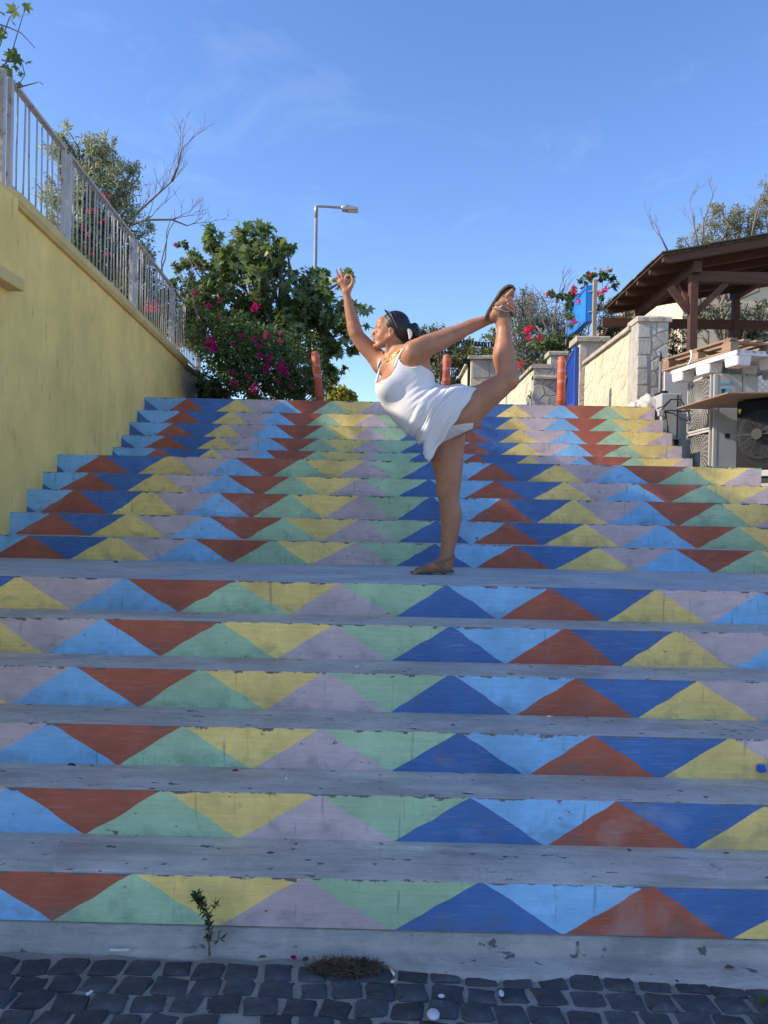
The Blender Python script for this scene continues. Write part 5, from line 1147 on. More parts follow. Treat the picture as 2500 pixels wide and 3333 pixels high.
# ================================================================== PERSON
class Field:
    def __init__(s, lo, hi, h):
        s.lo = np.array(lo, float); s.h = h
        s.n = np.ceil((np.array(hi)-s.lo)/h).astype(int)+1
        s.F = np.full(s.n, 1.0, np.float32)
    def _sub(s, lo, hi):
        a = np.clip(np.floor((np.array(lo)-s.lo)/s.h).astype(int), 0, s.n-1); b = np.clip(np.ceil((np.array(hi)-s.lo)/s.h).astype(int)+1, 1, s.n)
        g = [(s.lo[i]+s.h*np.arange(a[i], b[i])).astype(np.float32) for i in range(3)]
        return tuple(slice(a[i], b[i]) for i in range(3)), g[0][:, None, None], g[1][None, :, None], g[2][None, None, :]
    def put(s, fn, lo, hi, k=.01, sub=False):
        sl, X, Y, Zz = s._sub(lo, hi); d = fn(X, Y, Zz); f = s.F[sl]
        if sub:
            d = -d; t = np.clip(.5-.5*(d-f)/k, 0, 1); s.F[sl] = d*(1-t)+f*t + k*t*(1-t)
        else:
            t = np.clip(.5+.5*(d-f)/k, 0, 1); s.F[sl] = d*(1-t)+f*t - k*t*(1-t)
    def cone(s, a, b, r1, r2, k=.015, sub=False, sy=1.0):
        a = np.array(a, float); b = np.array(b, float); m = max(r1, r2)+k+.02
        ba = b-a; L2 = max(float(ba@ba), 1e-9)
        def fn(X, Y, Zz):
            t = np.clip(((X-a[0])*ba[0]+(Y-a[1])*ba[1]+(Zz-a[2])*ba[2])/L2, 0, 1)
            return np.sqrt((X-a[0]-t*ba[0])**2+((Y-a[1]-t*ba[1])/sy)**2+(Zz-a[2]-t*ba[2])**2)-(r1+t*(r2-r1))
        s.put(fn, np.minimum(a, b)-m*max(1, sy), np.maximum(a, b)+m*max(1, sy), k, sub)
    def ell(s, c, r, k=.015, sub=False, rot=None):
        c = np.array(c, float); r = np.array(r, float); m = r.max()+k+.02
        Q = np.array(rot) if rot is not None else np.eye(3)
        def fn(X, Y, Zz):
            x, y, z = X-c[0], Y-c[1], Zz-c[2]
            u = (Q[0, 0]*x+Q[1, 0]*y+Q[2, 0]*z)/r[0]; v = (Q[0, 1]*x+Q[1, 1]*y+Q[2, 1]*z)/r[1]; w = (Q[0, 2]*x+Q[1, 2]*y+Q[2, 2]*z)/r[2]
            k0 = np.sqrt(u*u+v*v+w*w)+1e-6; k1 = np.sqrt((u/r[0])**2+(v/r[1])**2+(w/r[2])**2)+1e-6
            return k0*(k0-1)/k1
        s.put(fn, c-m, c+m, k, sub)
    def chain(s, pts, k=.015, sy=1.0, sub=5):
        """smooth tapered limb through the given joints"""
        A = np.array([np.append(np.asarray(p, float), r) for p, r in pts]); n = len(A)
        E = np.vstack([2*A[0]-A[1], A, 2*A[-1]-A[-2]]); C = []
        for i in range(n-1):
            p0, p1, p2, p3 = E[i:i+4]
            for j in range(sub):
                t = j/sub; C.append(.5*(2*p1+(p2-p0)*t+(2*p0-5*p1+4*p2-p3)*t*t+(3*p1-p0-3*p2+p3)*t**3))
        C.append(A[-1]); C = np.array(C); m = C[:, 3].max()*max(1, sy)+k+.02
        lo, hi = C[:, :3].min(0)-m, C[:, :3].max(0)+m
        sl, X, Y, Zz = s._sub(lo, hi); D_ = np.full(np.broadcast(X, Y, Zz).shape, 1.0, np.float32)
        org = np.array([X.ravel()[0], Y.ravel()[0], Zz.ravel()[0]])
        for a, c in zip(C[:-1], C[1:]):
            mm = max(a[3], c[3])*max(1, sy)+k+.02; l2 = np.minimum(a[:3], c[:3])-mm; h2 = np.maximum(a[:3], c[:3])+mm
            i0 = np.clip(np.floor((l2-org)/s.h).astype(int), 0, None); i1 = np.ceil((h2-org)/s.h).astype(int)+1
            q = tuple(slice(i0[i], i1[i]) for i in range(3)); x, y, z = X[q[0]], Y[:, q[1]], Zz[:, :, q[2]]
            ba = c[:3]-a[:3]; L2 = max(float(ba@ba), 1e-9)
            t = np.clip(((x-a[0])*ba[0]+(y-a[1])*ba[1]+(z-a[2])*ba[2])/L2, 0, 1)
            D_[q] = np.minimum(D_[q], np.sqrt((x-a[0]-t*ba[0])**2+((y-a[1]-t*ba[1])/sy)**2+(z-a[2]-t*ba[2])**2)-(a[3]+t*(c[3]-a[3])))
        f = s.F[sl]; t = np.clip(.5+.5*(D_-f)/k, 0, 1); s.F[sl] = D_*(1-t)+f*t - k*t*(1-t)
    def tri(s, a, b, c, r, k=.015):
        a, b, c = [np.array(q, float) for q in (a, b, c)]
        n = np.cross(b-a, c-a); n /= np.linalg.norm(n)
        def seg(X, Y, Zz, p, q):
            e = q-p; t = np.clip(((X-p[0])*e[0]+(Y-p[1])*e[1]+(Zz-p[2])*e[2])/(e@e), 0, 1)
            return (X-p[0]-t*e[0])**2+(Y-p[1]-t*e[1])**2+(Zz-p[2]-t*e[2])**2
        def fn(X, Y, Zz):
            d2 = np.minimum(np.minimum(seg(X, Y, Zz, a, b), seg(X, Y, Zz, b, c)), seg(X, Y, Zz, c, a))
            ins = np.ones(np.broadcast(X, Y, Zz).shape, bool)
            for p, q in ((a, b), (b, c), (c, a)):
                w = np.cross(n, q-p); ins &= ((X-p[0])*w[0]+(Y-p[1])*w[1]+(Zz-p[2])*w[2]) >= 0
            pl = (X-a[0])*n[0]+(Y-a[1])*n[1]+(Zz-a[2])*n[2]
            return np.where(ins, np.abs(pl), np.sqrt(d2))-r
        P = np.stack([a, b, c]); m = r+k+.02
        s.put(fn, P.min(0)-m, P.max(0)+m, k)
    def grids(s):
        return [(s.lo[i]+s.h*np.arange(s.n[i])).astype(np.float32).reshape([-1 if j == i else 1 for j in range(3)]) for i in range(3)]
    def mesh(s):
        F = s.F; n = np.array(F.shape)-1; S = F < 0
        cnt = np.zeros(n, np.int8)
        offs = [(i, j, k) for i in (0, 1) for j in (0, 1) for k in (0, 1)]
        for i, j, k in offs: cnt += S[i:i+n[0], j:j+n[1], k:k+n[2]]
        act = np.argwhere((cnt > 0) & (cnt < 8)); idx = np.full(n, -1, np.int32); idx[tuple(act.T)] = np.arange(len(act))
        acc = np.zeros((len(act), 3)); num = np.zeros(len(act))
        for o in offs:
            for axn in range(3):
                if o[axn]: continue
                o2 = list(o); o2[axn] = 1
                fa = F[tuple((act+np.array(o)).T)].astype(float); fb = F[tuple((act+np.array(o2)).T)].astype(float)
                c = (fa < 0) != (fb < 0); t = np.where(c, fa/(fa-fb+1e-12), 0)
                p = np.array(o, float)[None, :].repeat(len(act), 0); p[:, axn] += t
                acc += p*c[:, None]; num += c
        V = (act+acc/num[:, None])*s.h+s.lo
        Q = []
        for axn in range(3):
            a, b = [q for q in range(3) if q != axn]
            sl0 = [slice(None)]*3; sl1 = [slice(None)]*3; sl0[axn] = slice(0, -1); sl1[axn] = slice(1, None)
            E = np.argwhere(S[tuple(sl0)] != S[tuple(sl1)])
            E = E[(E[:, a] > 0) & (E[:, b] > 0) & (E[:, a] < n[a]) & (E[:, b] < n[b])]
            inside = S[tuple(E.T)]
            def cell(da, db):
                q = E.copy(); q[:, a] += da; q[:, b] += db; return idx[tuple(q.T)]
            q = np.stack([cell(-1, -1), cell(0, -1), cell(0, 0), cell(-1, 0)], 1)
            flip = inside if axn != 1 else ~inside
            q[~flip] = q[~flip][:, ::-1]; Q.append(q)
        Q = np.concatenate(Q); Q = Q[(Q >= 0).all(1)]
        return V, Q
def relax(V, Q, it=2, lam=.5):
    for _ in range(it):
        acc = np.zeros_like(V); num = np.zeros(len(V))
        for i in range(4):
            a, b = Q[:, i], Q[:, (i+1) % 4]
            np.add.at(acc, a, V[b]); np.add.at(num, a, 1); np.add.at(acc, b, V[a]); np.add.at(num, b, 1)
        V = V*(1-lam)+lam*acc/np.maximum(num, 1)[:, None]
    return V
def plane2(px0, py0, px1, py1, Yp=4.55):
    """vertical-to-picture plane through two photo points; positive on the right of the line going 0 -> 1"""
    a = np.array(atY(px0, py0, Yp)); b = np.array(atY(px1, py1, Yp)); d = b-a; L = math.hypot(d[0], d[2]); nx, nz = -d[2]/L, d[0]/L
    s = -1.0
    return lambda X, Y, Zz: s*((X-a[0])*nx+(Zz-a[2])*nz)

PY = 4.55
def b(px, py, dy=0): return np.array(atY(px, py, PY+dy))
person = thing('person', 'woman in short white dress balancing on one leg and holding her raised foot', 'person', (b(1440, 1870)[0], PY, Z[6]))

def skin_material():
    m, N, L, bs = nodes('tanned_skin')
    at = N.new('ShaderNodeAttribute'); at.attribute_name = 'tint'
    v = coords(N, L); n = noisen(N, L, v, 14, 5, .6); f = noisen(N, L, v, 160, 3, .6)
    c = mixc(N, L, 1.0, at.outputs['Color'], ramp(N, L, n, .3, .7, (.84, .80, .78), (1.12, 1.1, 1.08)), 'MULTIPLY')
    L.new(c, bs.inputs['Base Color']); bs.inputs['Roughness'].default_value = .48; bs.inputs['Specular IOR Level'].default_value = .4
    bs.inputs['Subsurface Weight'].default_value = .12; bs.inputs['Subsurface Radius'].default_value = (.012, .005, .003); bs.inputs['Subsurface Scale'].default_value = 1
    bump(N, L, bs, f, .08, .002)
    return m
M_SKIN = skin_material()
def cloth(name, col):
    m, N, L, bs = nodes(name)
    v = coords(N, L); n = noisen(N, L, v, 9, 4, .5); f = noisen(N, L, v, 260, 2, .5)
    L.new(ramp(N, L, n, .3, .7, tuple(x*.95 for x in col), col), bs.inputs['Base Color'])
    bs.inputs['Roughness'].default_value = .85; bs.inputs['Specular IOR Level'].default_value = .15; bs.inputs['Sheen Weight'].default_value = .1
    bump(N, L, bs, f, .12, .001)
    return m
M_DRESS = cloth('white_jersey', (.72, .71, .72)); M_SHORTS = cloth('white_cotton', (.66, .62, .62))
M_LEATH = pmat('tan_leather', (.23, .145, .085), .6, .25, 20, bstr=.3, bscale=150)
M_SOLE = pmat('brown_rubber_sole', (.13, .105, .085), .75, .2, 20, bstr=.2)
M_GOLD = flat('gold', (.75, .47, .16), .3, 1.0); M_SILV = flat('buckle_metal', (.62, .62, .6), .35, 1.0)

# --- primitives shared by body and clothes
BUST = [((1270, 1258, -.07), (1300, 1230, -.06), .076, .075), ((1266, 1262, .07), (1298, 1232, .06), .074, .075)]
BELLY = ((1345, 1335, 0), (1405, 1388, 0), .112, .105)
HIPN = ((1445, 1352, -.055), (1500, 1345, -.085), .125, .118)      # root of the raised thigh
HIPF = ((1440, 1362, .055), (1452, 1430, .06), .125, .106)         # root of the standing thigh
def torso(fd, g=0.0):
    fd.chain([(b(1318, 1205, 0), .112+g), (b(1334, 1262, 0), .122+g), (b(1372, 1314, 0), .128+g), (b(1442, 1350, 0), .150+g)], .05, sy=1.12)
    fd.chain([(b(1278, 1272, 0), .085+g), (b(1300, 1298, 0), .098+g), (b(1345, 1335, 0), .108+g)], .05)
    for a, c, r1, r2 in BUST: fd.cone(b(*a), b(*c), r1+g, r2+g, .045)
    a, c, r1, r2 = BELLY; fd.cone(b(*a), b(*c), r1+g, r2+g, .05, sy=1.2)
    for a, c, r1, r2 in (HIPN, HIPF): fd.cone(b(*a), b(*c), r1+g, r2+g, .05)
NLEG = [((1500, 1345, -.085), .112), ((1560, 1305, -.1), .088), ((1610, 1268, -.1), .072), ((1648, 1238, -.095), .061)]
NSHIN = [((1650, 1240, -.095), .058), ((1646, 1205, -.09), .060), ((1641, 1160, -.075), .0665), ((1640, 1110, -.06), .050), ((1640, 1070, -.05), .041), ((1638, 1045, -.045), .040)]
FLEG = [((1452, 1430, .06), .108), ((1456, 1490, .06), .0975), ((1460, 1555, .055), .079), ((1461, 1605, .05), .0645), ((1463, 1640, .05), .061), ((1468, 1680, .055), .0655), ((1463, 1745, .05), .050), ((1455, 1800, .05), .041), ((1454, 1822, .05), .040)]
NFOOT = [((1607, 1026, -.045), .038), ((1632, 1005, -.05), .051), ((1648, 972, -.055), .0385), ((1660, 952, -.06), .021)]
FFOOT = [((1455, 1845, .05), .036), ((1425, 1842, .045), .036), ((1385, 1854, .035), .026), ((1360, 1860, .03), .019)]
def legs(fd, g=0, part='nf'):
    if 'n' in part:
        fd.chain([(b(*p), r+g) for p, r in NLEG], .03); fd.chain([(b(*p), r+g) for p, r in NSHIN], .02)
        fd.ell(b(1664, 1236, -.1), (.04+g, .045+g, .04+g), .03)
    if 'f' in part:
        fd.chain([(b(*p), r+g) for p, r in FLEG], .025); fd.ell(b(1446, 1600, .035), (.04+g, .042+g, .05+g), .03)
def feet(fd, g=0, part='nf'):
    if 'n' in part:
        fd.chain([(b(*p), r+g) for p, r in NFOOT], .02); fd.cone(b(1638, 1048, -.045), b(1632, 1008, -.05), .04+g, .04+g, .02)
        if not g:
            for i in range(5):
                p0 = b(1655-2*i*.4, 957, -.09+.018*i); p1 = b(1667-i*.8, 945+i*1.2, -.092+.0165*i); fd.cone(p0, p1, .012-.001*i*(i > 0), .0105-.0009*i, .006)
    if 'f' in part:
        fd.chain([(b(*p), r+g) for p, r in FFOOT], .02, sy=1.0); fd.cone(b(1454, 1820, .05), b(1440, 1845, .048), .04+g, .038+g, .02)
        fd.ell(b(1462, 1818, .012), (.012+g, .01+g, .012+g), .012)
        if not g:
            for i in range(5):
                p0 = b(1366+2*i, 1861, -.005+.0165*i); p1 = b(1347+3*i, 1866, -.012+.0175*i); fd.cone(p0, p1, .011-.001*(i > 0), .0105-.0009*i, .006)

BH = .004
lo = np.minimum(b(1070, 1880, -.36), b(1700, 860, .34))-.03; hi = np.maximum(b(1070, 1880, -.36), b(1700, 860, .34))+.03
lo[1], hi[1] = PY-.34, PY+.28; lo[2] = Z[6]-.02
B = Field(lo, hi, BH)
torso(B); legs(B); feet(B)
B.ell(b(1500, 1312, -.06), (.11, .11, .10), .05)                                 # buttock
# shoulders, chest, neck
B.cone(b(1300, 1185, 0), b(1345, 1150, -.10), .075, .066, .04); B.cone(b(1292, 1190, 0), b(1246, 1186, .10), .072, .058, .04)
B.cone(b(1360, 1180, -.07), b(1365, 1225, -.05), .07, .075, .05)                   # lat, near side
B.cone(b(1298, 1168, .02), b(1282, 1112, .02), .060, .053, .035)
B.cone(b(1300, 1150, .02), b(1340, 1142, -.07), .040, .040, .04); B.cone(b(1296, 1150, .03), b(1252, 1172, .09), .035, .035, .04)
B.cone(b(1262, 1120, -.02), b(1256, 1172, .0), .012, .010, .02)                    # neck tendon
# near arm to the foot
B.chain([(b(1348, 1146, -.125), .064), (b(1385, 1128, -.125), .064), (b(1430, 1110, -.09), .058), (b(1470, 1091, -.05), .049), (b(1496, 1080, -.02), .041)], .03)
B.chain([(b(1494, 1081, -.02), .041), (b(1530, 1063, .01), .0415), (b(1570, 1048, .03), .033), (b(1602, 1036, .045), .0265)], .02)
# hand round the foot: palm on the far side, fingers over the instep
B.cone(b(1602, 1036, .045), b(1638, 1004, .035), .025, .030, .02); B.cone(b(1632, 1010, .035), b(1654, 992, .03), .03, .024, .02)
for i, (fx, fy) in enumerate(((1664, 978), (1668, 990), (1670, 1002), (1669, 1014))):
    B.chain([(b(fx-8, fy+14, .03), .0105), (b(fx+3, fy+8, -.01), .0098), (b(fx+1, fy+2, -.065), .0092), (b(fx-9, fy-6, -.098), .0085), (b(fx-17, fy-12, -.108), .0075)], .004)
B.chain([(b(1618, 1024, .03), .012), (b(1612, 1008, .01), .011), (b(1606, 996, -.01), .0095)], .008)
# far arm, raised
B.chain([(b(1244, 1186, .10), .060), (b(1214, 1150, .105), .055), (b(1186, 1122, .10), .050), (b(1162, 1090, .09), .0415), (b(1152, 1062, .085), .038)], .025)
B.chain([(b(1157, 1082, .088), .040), (b(1149, 1050, .082), .0385), (b(1138, 1005, .075), .031), (b(1130, 966, .07), .0235), (b(1127, 951, .07), .0225)], .015)
# far hand: palm towards us, thumb and index closed into a ring
B.cone(b(1127, 951, .07), b(1112, 917, .07), .0205, .0185, .012); B.cone(b(1128, 948, .07), b(1126, 916, .07), .0205, .0165, .012)
B.cone(b(1107, 918, .07), b(1128, 913, .07), .0125, .0125, .01)
B.cone(b(1134, 946, .062), b(1145, 928, .052), .0175, .0125, .01)
for pts, r in ((((1144, 930, .052), (1149, 914, .048), (1145, 900, .05)), (.0112, .0092, .0076)),
               (((1127, 913, .068), (1127, 900, .062), (1134, 896, .056), (1142, 898, .052)), (.0098, .0092, .0085, .0075)),
               (((1118, 912, .07), (1113, 894, .068), (1107, 874, .07)), (.0102, .0095, .0082)),
               (((1110, 914, .072), (1101, 897, .07), (1092, 879, .075)), (.0098, .0090, .0078)),
               (((1104, 921, .074), (1093, 906, .074), (1083, 892, .08)), (.0090, .0080, .0068))):
    B.chain([(b(*p), q) for p, q in zip(pts, r)], .004)
# head in profile
HD = .02
B.ell(b(1284, 1067, HD), (.083, .073, .088), .02)
B.ell(b(1256, 1078, HD), (.062, .060, .080), .025)
B.cone(b(1262, 1098, HD), b(1232, 1121, HD), .046, .026, .02); B.ell(b(1222, 1127, HD), (.015, .02, .013), .012)
for s in (-1, 1):
    B.cone(b(1266, 1098, HD+s*.05), b(1236, 1122, HD+s*.022), .02, .018, .02)
    B.ell(b(1240, 1094, HD+s*.034), (.026, .022, .024), .02)                       # cheeks
    B.ell(b(1224, 1075, HD+s*.036), (.012, .014, .009), .012, sub=True)            # eye sockets
    B.ell(b(1231, 1076, HD+s*.032), (.0115, .012, .0105), .006)                    # closed lids
    B.cone(b(1226, 1063, HD+s*.012), b(1234, 1064, HD+s*.042), .007, .006, .012)   # brow ridge
    B.ell(b(1217, 1096, HD+s*.010), (.0085, .007, .0065), .006)                    # nostril wings
    e = b(1275, 1080, HD+s*.072); rot = Matrix.Rotation(R(-14), 3, 'Y'); B.ell(e, (.0165, .008, .029), .006, rot=rot)
    B.ell(e+np.array((-.003, s*.008, .003)), (.0085, .005, .016), .004, sub=True, rot=rot); B.ell(e+np.array((-.006, 0, -.024)), (.008, .007, .009), .006)
B.cone(b(1240, 1086, HD), b(1233, 1113, HD), .033, .0265, .012); B.ell(b(1243, 1052, HD), (.030, .050, .034), .02)
B.chain([(b(1224, 1067, HD), .0075), (b(1216, 1083, HD), .0080), (b(1211, 1092, HD), .0085)], .009)
B.ell(b(1219, 1105.5, HD), (.0115, .022, .0050), .004); B.ell(b(1219.5, 1112, HD), (.0105, .019, .0052), .004)
B.ell(b(1221, 1119, HD), (.006, .02, .004), .006, sub=True)
V, Q = B.mesh(); V = relax(V, Q, 1, .4)
# skin tints
def near(c, r): return np.clip(1-np.linalg.norm((V-c)/np.array(r), axis=1), 0, 1)
T = np.tile(np.array([.39, .182, .10]), (len(V), 1))
def blend(w, col):
    global T
    T = T*(1-w[:, None])+np.array(col)*w[:, None]
up = np.clip((V[:, 2]-1.9)/.3, 0, 1); blend(up*.4, (.45, .215, .12))
for s in (-1, 1): blend(np.clip(near(b(1241, 1093, HD+s*.05), (.035, .05, .035))*1.5, 0, .35), (.56, .22, .15))
blend(np.clip(near(b(1213, 1110, HD), (.02, .03, .017))*4, 0, .9), (.42, .16, .13))
blend(np.clip(near(b(1209, 1093, HD), (.02, .025, .02))*2, 0, .4), (.56, .24, .17))
for p in ((1660, 990, -.06), (1112, 880, .07)): blend(np.clip(near(b(*p), (.06, .08, .06))*1.5, 0, .4), (.56, .26, .17))
body = np_mesh('body', V, Q, M_SKIN, person, True, np.concatenate([T, np.ones((len(T), 1))], 1))

def shell(name, fd, mat, parent=person, it=1):
    V, Q = fd.mesh(); V = relax(V, Q, it, .4); return np_mesh(name, V, Q, mat, parent, True)

# --- dress
lo = np.array((b(1205, 0)[0], PY-.36, b(0, 1520)[2])); hi = np.array((b(1570, 0)[0], PY+.26, b(0, 1110)[2]))
def from_body(lo, hi, g):
    i0 = np.clip(np.floor((lo-B.lo)/B.h).astype(int), 0, B.n-2); i1 = np.minimum(np.ceil((hi-B.lo)/B.h).astype(int), B.n-1)
    fd = Field(B.lo+i0*B.h, B.lo+i1*B.h, B.h); fd.n = i1-i0+1
    fd.F = B.F[i0[0]:i1[0]+1, i0[1]:i1[1]+1, i0[2]:i1[2]+1].copy()-np.float32(g); return fd
Dr = from_body(lo, hi, .009)
Dr.tri(b(1390, 1405, -.13), b(1399, 1488, -.09), b(1516, 1330, -.19), .017, .05)
Dr.tri(b(1392, 1405, -.13), b(1399, 1488, -.09), b(1398, 1465, .02), .012, .05)
X, Y, Zz = Dr.grids(); fld = Dr.F
# folds: ridges run up to the right over hip and skirt
p0 = b(1440, 1350); ca, sa = math.cos(R(33)), math.sin(R(33))
u = (X-p0[0])*ca + (Zz-p0[2])*(-sa)                    # across the folds
w = (X-p0[0])*sa + (Zz-p0[2])*ca                       # along them
def vnoise(q, seed):                                   # smooth 1-D value noise
    r = np.random.default_rng(seed).uniform(-1, 1, 512); i = np.floor(q).astype(int); t = q-i; t = t*t*(3-2*t)
    return r[i % 512]*(1-t)+r[(i+1) % 512]*t
q = u + .012*np.sin(w*11+Y*5) + .006*np.sin(w*23+2)
ridge = vnoise(q/.016+.9*np.sin(w*6), 3) + .6*vnoise(q/.009+w*9, 5)
mask = np.clip((u+.17)/.06, 0, 1)*np.clip((w+.36)/.14, 0, 1)*np.clip((.20-w)/.12, 0, 1)*(.5+.5*np.clip(.5+vnoise(w/.09+q/.05+7, 9), 0, 1))
fld += (-.0105*(ridge+.65)*mask).astype(np.float32)
# small stretch creases at the waist
q2 = (X-p0[0])*math.cos(R(52)) - (Zz-p0[2])*math.sin(R(52)); m2 = np.exp(-(((X-b(1372, 1300)[0])/.07)**2+((Zz-b(1372, 1300)[2])/.08)**2))
fld += (-.0022*(1+np.sin(q2*2*math.pi/.034))*m2).astype(np.float32)
# cut: hem, neckline, arm openings
hem = plane2(1396, 1503, 1546, 1272)                   # positive right of the line
def keep(fn):
    global fld
    fld = np.maximum(fld, fn)
hm = hem(X, Y, Zz)
hemcut = np.maximum(hm, plane2(1546, 1272, 1512, 1200)(X, Y, Zz)*0-1)
keep(hm.astype(np.float32)+.004*np.sin(Zz*60))
# bottom edge of the flap on the left: nothing lower than the standing thigh's front
# neckline scoop (ellipsoid in front of the chest) and armholes
def dist_ell(c, r, rot=None):
    c = np.array(c); r = np.array(r); x, y, z = X-c[0], Y-c[1], Zz-c[2]
    if rot is not None: Qm = np.array(rot); x, y, z = (Qm[0, 0]*x+Qm[1, 0]*y+Qm[2, 0]*z, Qm[0, 1]*x+Qm[1, 1]*y+Qm[2, 1]*z, Qm[0, 2]*x+Qm[1, 2]*y+Qm[2, 2]*z)
    k0 = np.sqrt((x/r[0])**2+(y/r[1])**2+(z/r[2])**2)+1e-6; k1 = np.sqrt((x/r[0]**2)**2+(y/r[1]**2)**2+(z/r[2]**2)**2)+1e-6
    return k0*(k0-1)/k1
keep(-dist_ell(b(1258, 1196, -.06), (.062, .17, .115), Matrix.Rotation(R(27), 3, 'Y')))
keep(-dist_ell(b(1345, 1140, -.16), (.090, .13, .095), Matrix.Rotation(R(28), 3, 'Y')))
keep(-dist_ell(b(1224, 1165, .14), (.05, .10, .075)))
keep((Zz - (b(0, 1150)[2]) + 0*X + 0*Y)); keep(np.where(X < b(1252, 0)[0], Zz-b(0, 1226)[2], -1.0)+0*Y)
arm = plane2(1292, 1172, 1400, 1218)
keep(np.where((X > b(1294, 0)[0]) & (Y < PY+.05), -arm(X, Y, Zz), -1.0))
keep(np.where((Y > PY+.04), Zz-b(0, 1228, .1)[2], -1.0))
Dr.F = np.ascontiguousarray(fld, dtype=np.float32)
dress = shell('dress', Dr, M_DRESS)
# straps and front seam
def strap(pts, wd=.011):
    mb = MB(); pts = [Vector(p) for p in pts]; mb.tube(pts, wd, 8); return mb.build('strap', M_DRESS, dress, True)
def on_body(px, py, Y0=PY-.5, off=.004, step=.002):
    """first body point met along the ray from the lens; a way to lay straps on the surface"""
    d = _ray(px, py); o = Vector((0, 0, CAM_Z)); t = Y0/d.y
    while t < 5.1:
        p = o+d*t; i = np.round((np.array(p)-B.lo)/B.h).astype(int)
        if (i >= 0).all() and (i < B.n).all() and B.F[tuple(i)] < 0: return p-d*off
        t += step
    return o+d*(PY/d.y)
strap([on_body(x, y, off=.0) for x, y in ((1285, 1196), (1291, 1180), (1297, 1165), (1304, 1150), (1312, 1138), (1319, 1129))] + [b(1328, 1126, -.02)], .0085)
strap([on_body(x, y, off=-.002) for x, y in ((1225, 1252), (1227, 1238), (1230, 1224), (1234, 1210), (1240, 1196), (1247, 1184))] + [b(1254, 1170, .06)], .0075)
# --- shorts under the skirt
Sh = from_body(np.array((b(1380, 0)[0], PY-.33, b(0, 1470)[2])), np.array((b(1560, 0)[0], PY+.27, b(0, 1280)[2])), .007)
X, Y, Zz = Sh.grids(); f2 = Sh.F
f2 += (-.0008*np.sin((X*.6+Zz+.01*np.sin(X*40))*2*math.pi/.035)).astype(np.float32)
f2 = np.maximum(f2, plane2(1430, 1446, 1548, 1396)(X, Y, Zz)); f2 = np.maximum(f2, plane2(1552, 1410, 1548, 1290)(X, Y, Zz)); f2 = np.maximum(f2, -plane2(1430, 1400, 1548, 1384)(X, Y, Zz))
Sh.F = np.ascontiguousarray(f2, dtype=np.float32)
shell('shorts', Sh, M_SHORTS)

# --- hair
M_HAIR, Nn, Ll, bs = nodes('black_hair')
hn = noisen(Nn, Ll, coords(Nn, Ll, (14, 60, 60)), 2.2, 4, .7)
Ll.new(ramp(Nn, Ll, hn, .3, .8, (.006, .005, .006), (.030, .022, .018)), bs.inputs['Base Color']); bs.inputs['Roughness'].default_value = .38; bs.inputs['Specular IOR Level'].default_value = .45
bump(Nn, Ll, bs, hn, .6, .004)
Hr = Field(b(1225, 1145, -.12)+np.array((0, 0, 0)), b(1395, 1000, .16), .003)
Hr.ell(b(1287, 1064, HD), (.0905, .0805, .0945), .02); Hr.cone(b(1308, 1085, HD), b(1310, 1112, HD), .062, .036, .03)
Hr.ell(b(1343, 1079, HD-.01), (.037, .046, .043), .010); Hr.ell(b(1355, 1090, HD-.02), (.026, .04, .036), .006); Hr.ell(b(1349, 1064, HD-.01), (.025, .036, .024), .006); Hr.ell(b(1345, 1104, HD-.01), (.022, .03, .02), .008)
Hr.ell(b(1322, 1082, HD), (.03, .05, .035), .02); Hr.ell(b(1338, 1098, HD), (.026, .034, .026), .012)
X, Y, Zz = Hr.grids()
ang = np.arctan2(Zz-b(0, 1075, 0)[2], X-b(1335, 0)[0])+0*Y
ff = Hr.F + (-.0006*np.sin(ang*40+Y*60)-.0005*np.sin(ang*73+Y*110)).astype(np.float32)
l1 = plane2(1230, 1030, 1252, 1066)(X, Y, Zz); l2 = (b(0, 1070)[2]-Zz)+0*X; l3 = plane2(1283, 1064, 1297, 1132)(X, Y, Zz)
ff = np.maximum(ff, np.minimum(np.maximum(l1, l2), l3)); Hr.F = np.ascontiguousarray(ff, dtype=np.float32)
hair = shell('hair', Hr, M_HAIR)
rh = random.Random(4)
mb = MB()
for i in range(26):
    a = rh.uniform(.2, 2.6); c0 = Vector(b(1343, 1080, HD+rh.uniform(-.04, .03))); r0 = rh.uniform(.036, .055)
    mb.tube([c0+Vector((math.cos(a+t*.35)*r0*(1+.15*math.sin(t*2)), .004*t, math.sin(a+t*.35)*r0*.95)) for t in [i*.4 for i in range(14)]], .0009, 4)
for i in range(9):
    a = rh.uniform(1.0, 2.4); c0 = Vector(b(1287, 1064, HD+rh.uniform(-.06, .06)))
    mb.tube([c0+Vector((math.cos(a-t*.22)*(.0905+.002*math.sin(t)), 0, math.sin(a-t*.22)*(.0945+.001*t))) for t in [i*.4 for i in range(11)]], .0008, 4)
mb.build('loose_strands', M_HAIR, hair, True)
# claw clip
M_CLIP = flat('pearly_plastic', (.60, .58, .66), .3)
mb = MB(); out = []
for i in range(13):
    t = R(-75)+R(180)*i/12; out.append(Vector(b(1328, 1089, -.066)) + Vector((math.cos(t)*.022, 0, math.sin(t)*.032)))
mb.prism(out, (.004, -.014, 0)); mb.build('hair_clip', M_CLIP, person, bevel=.004)
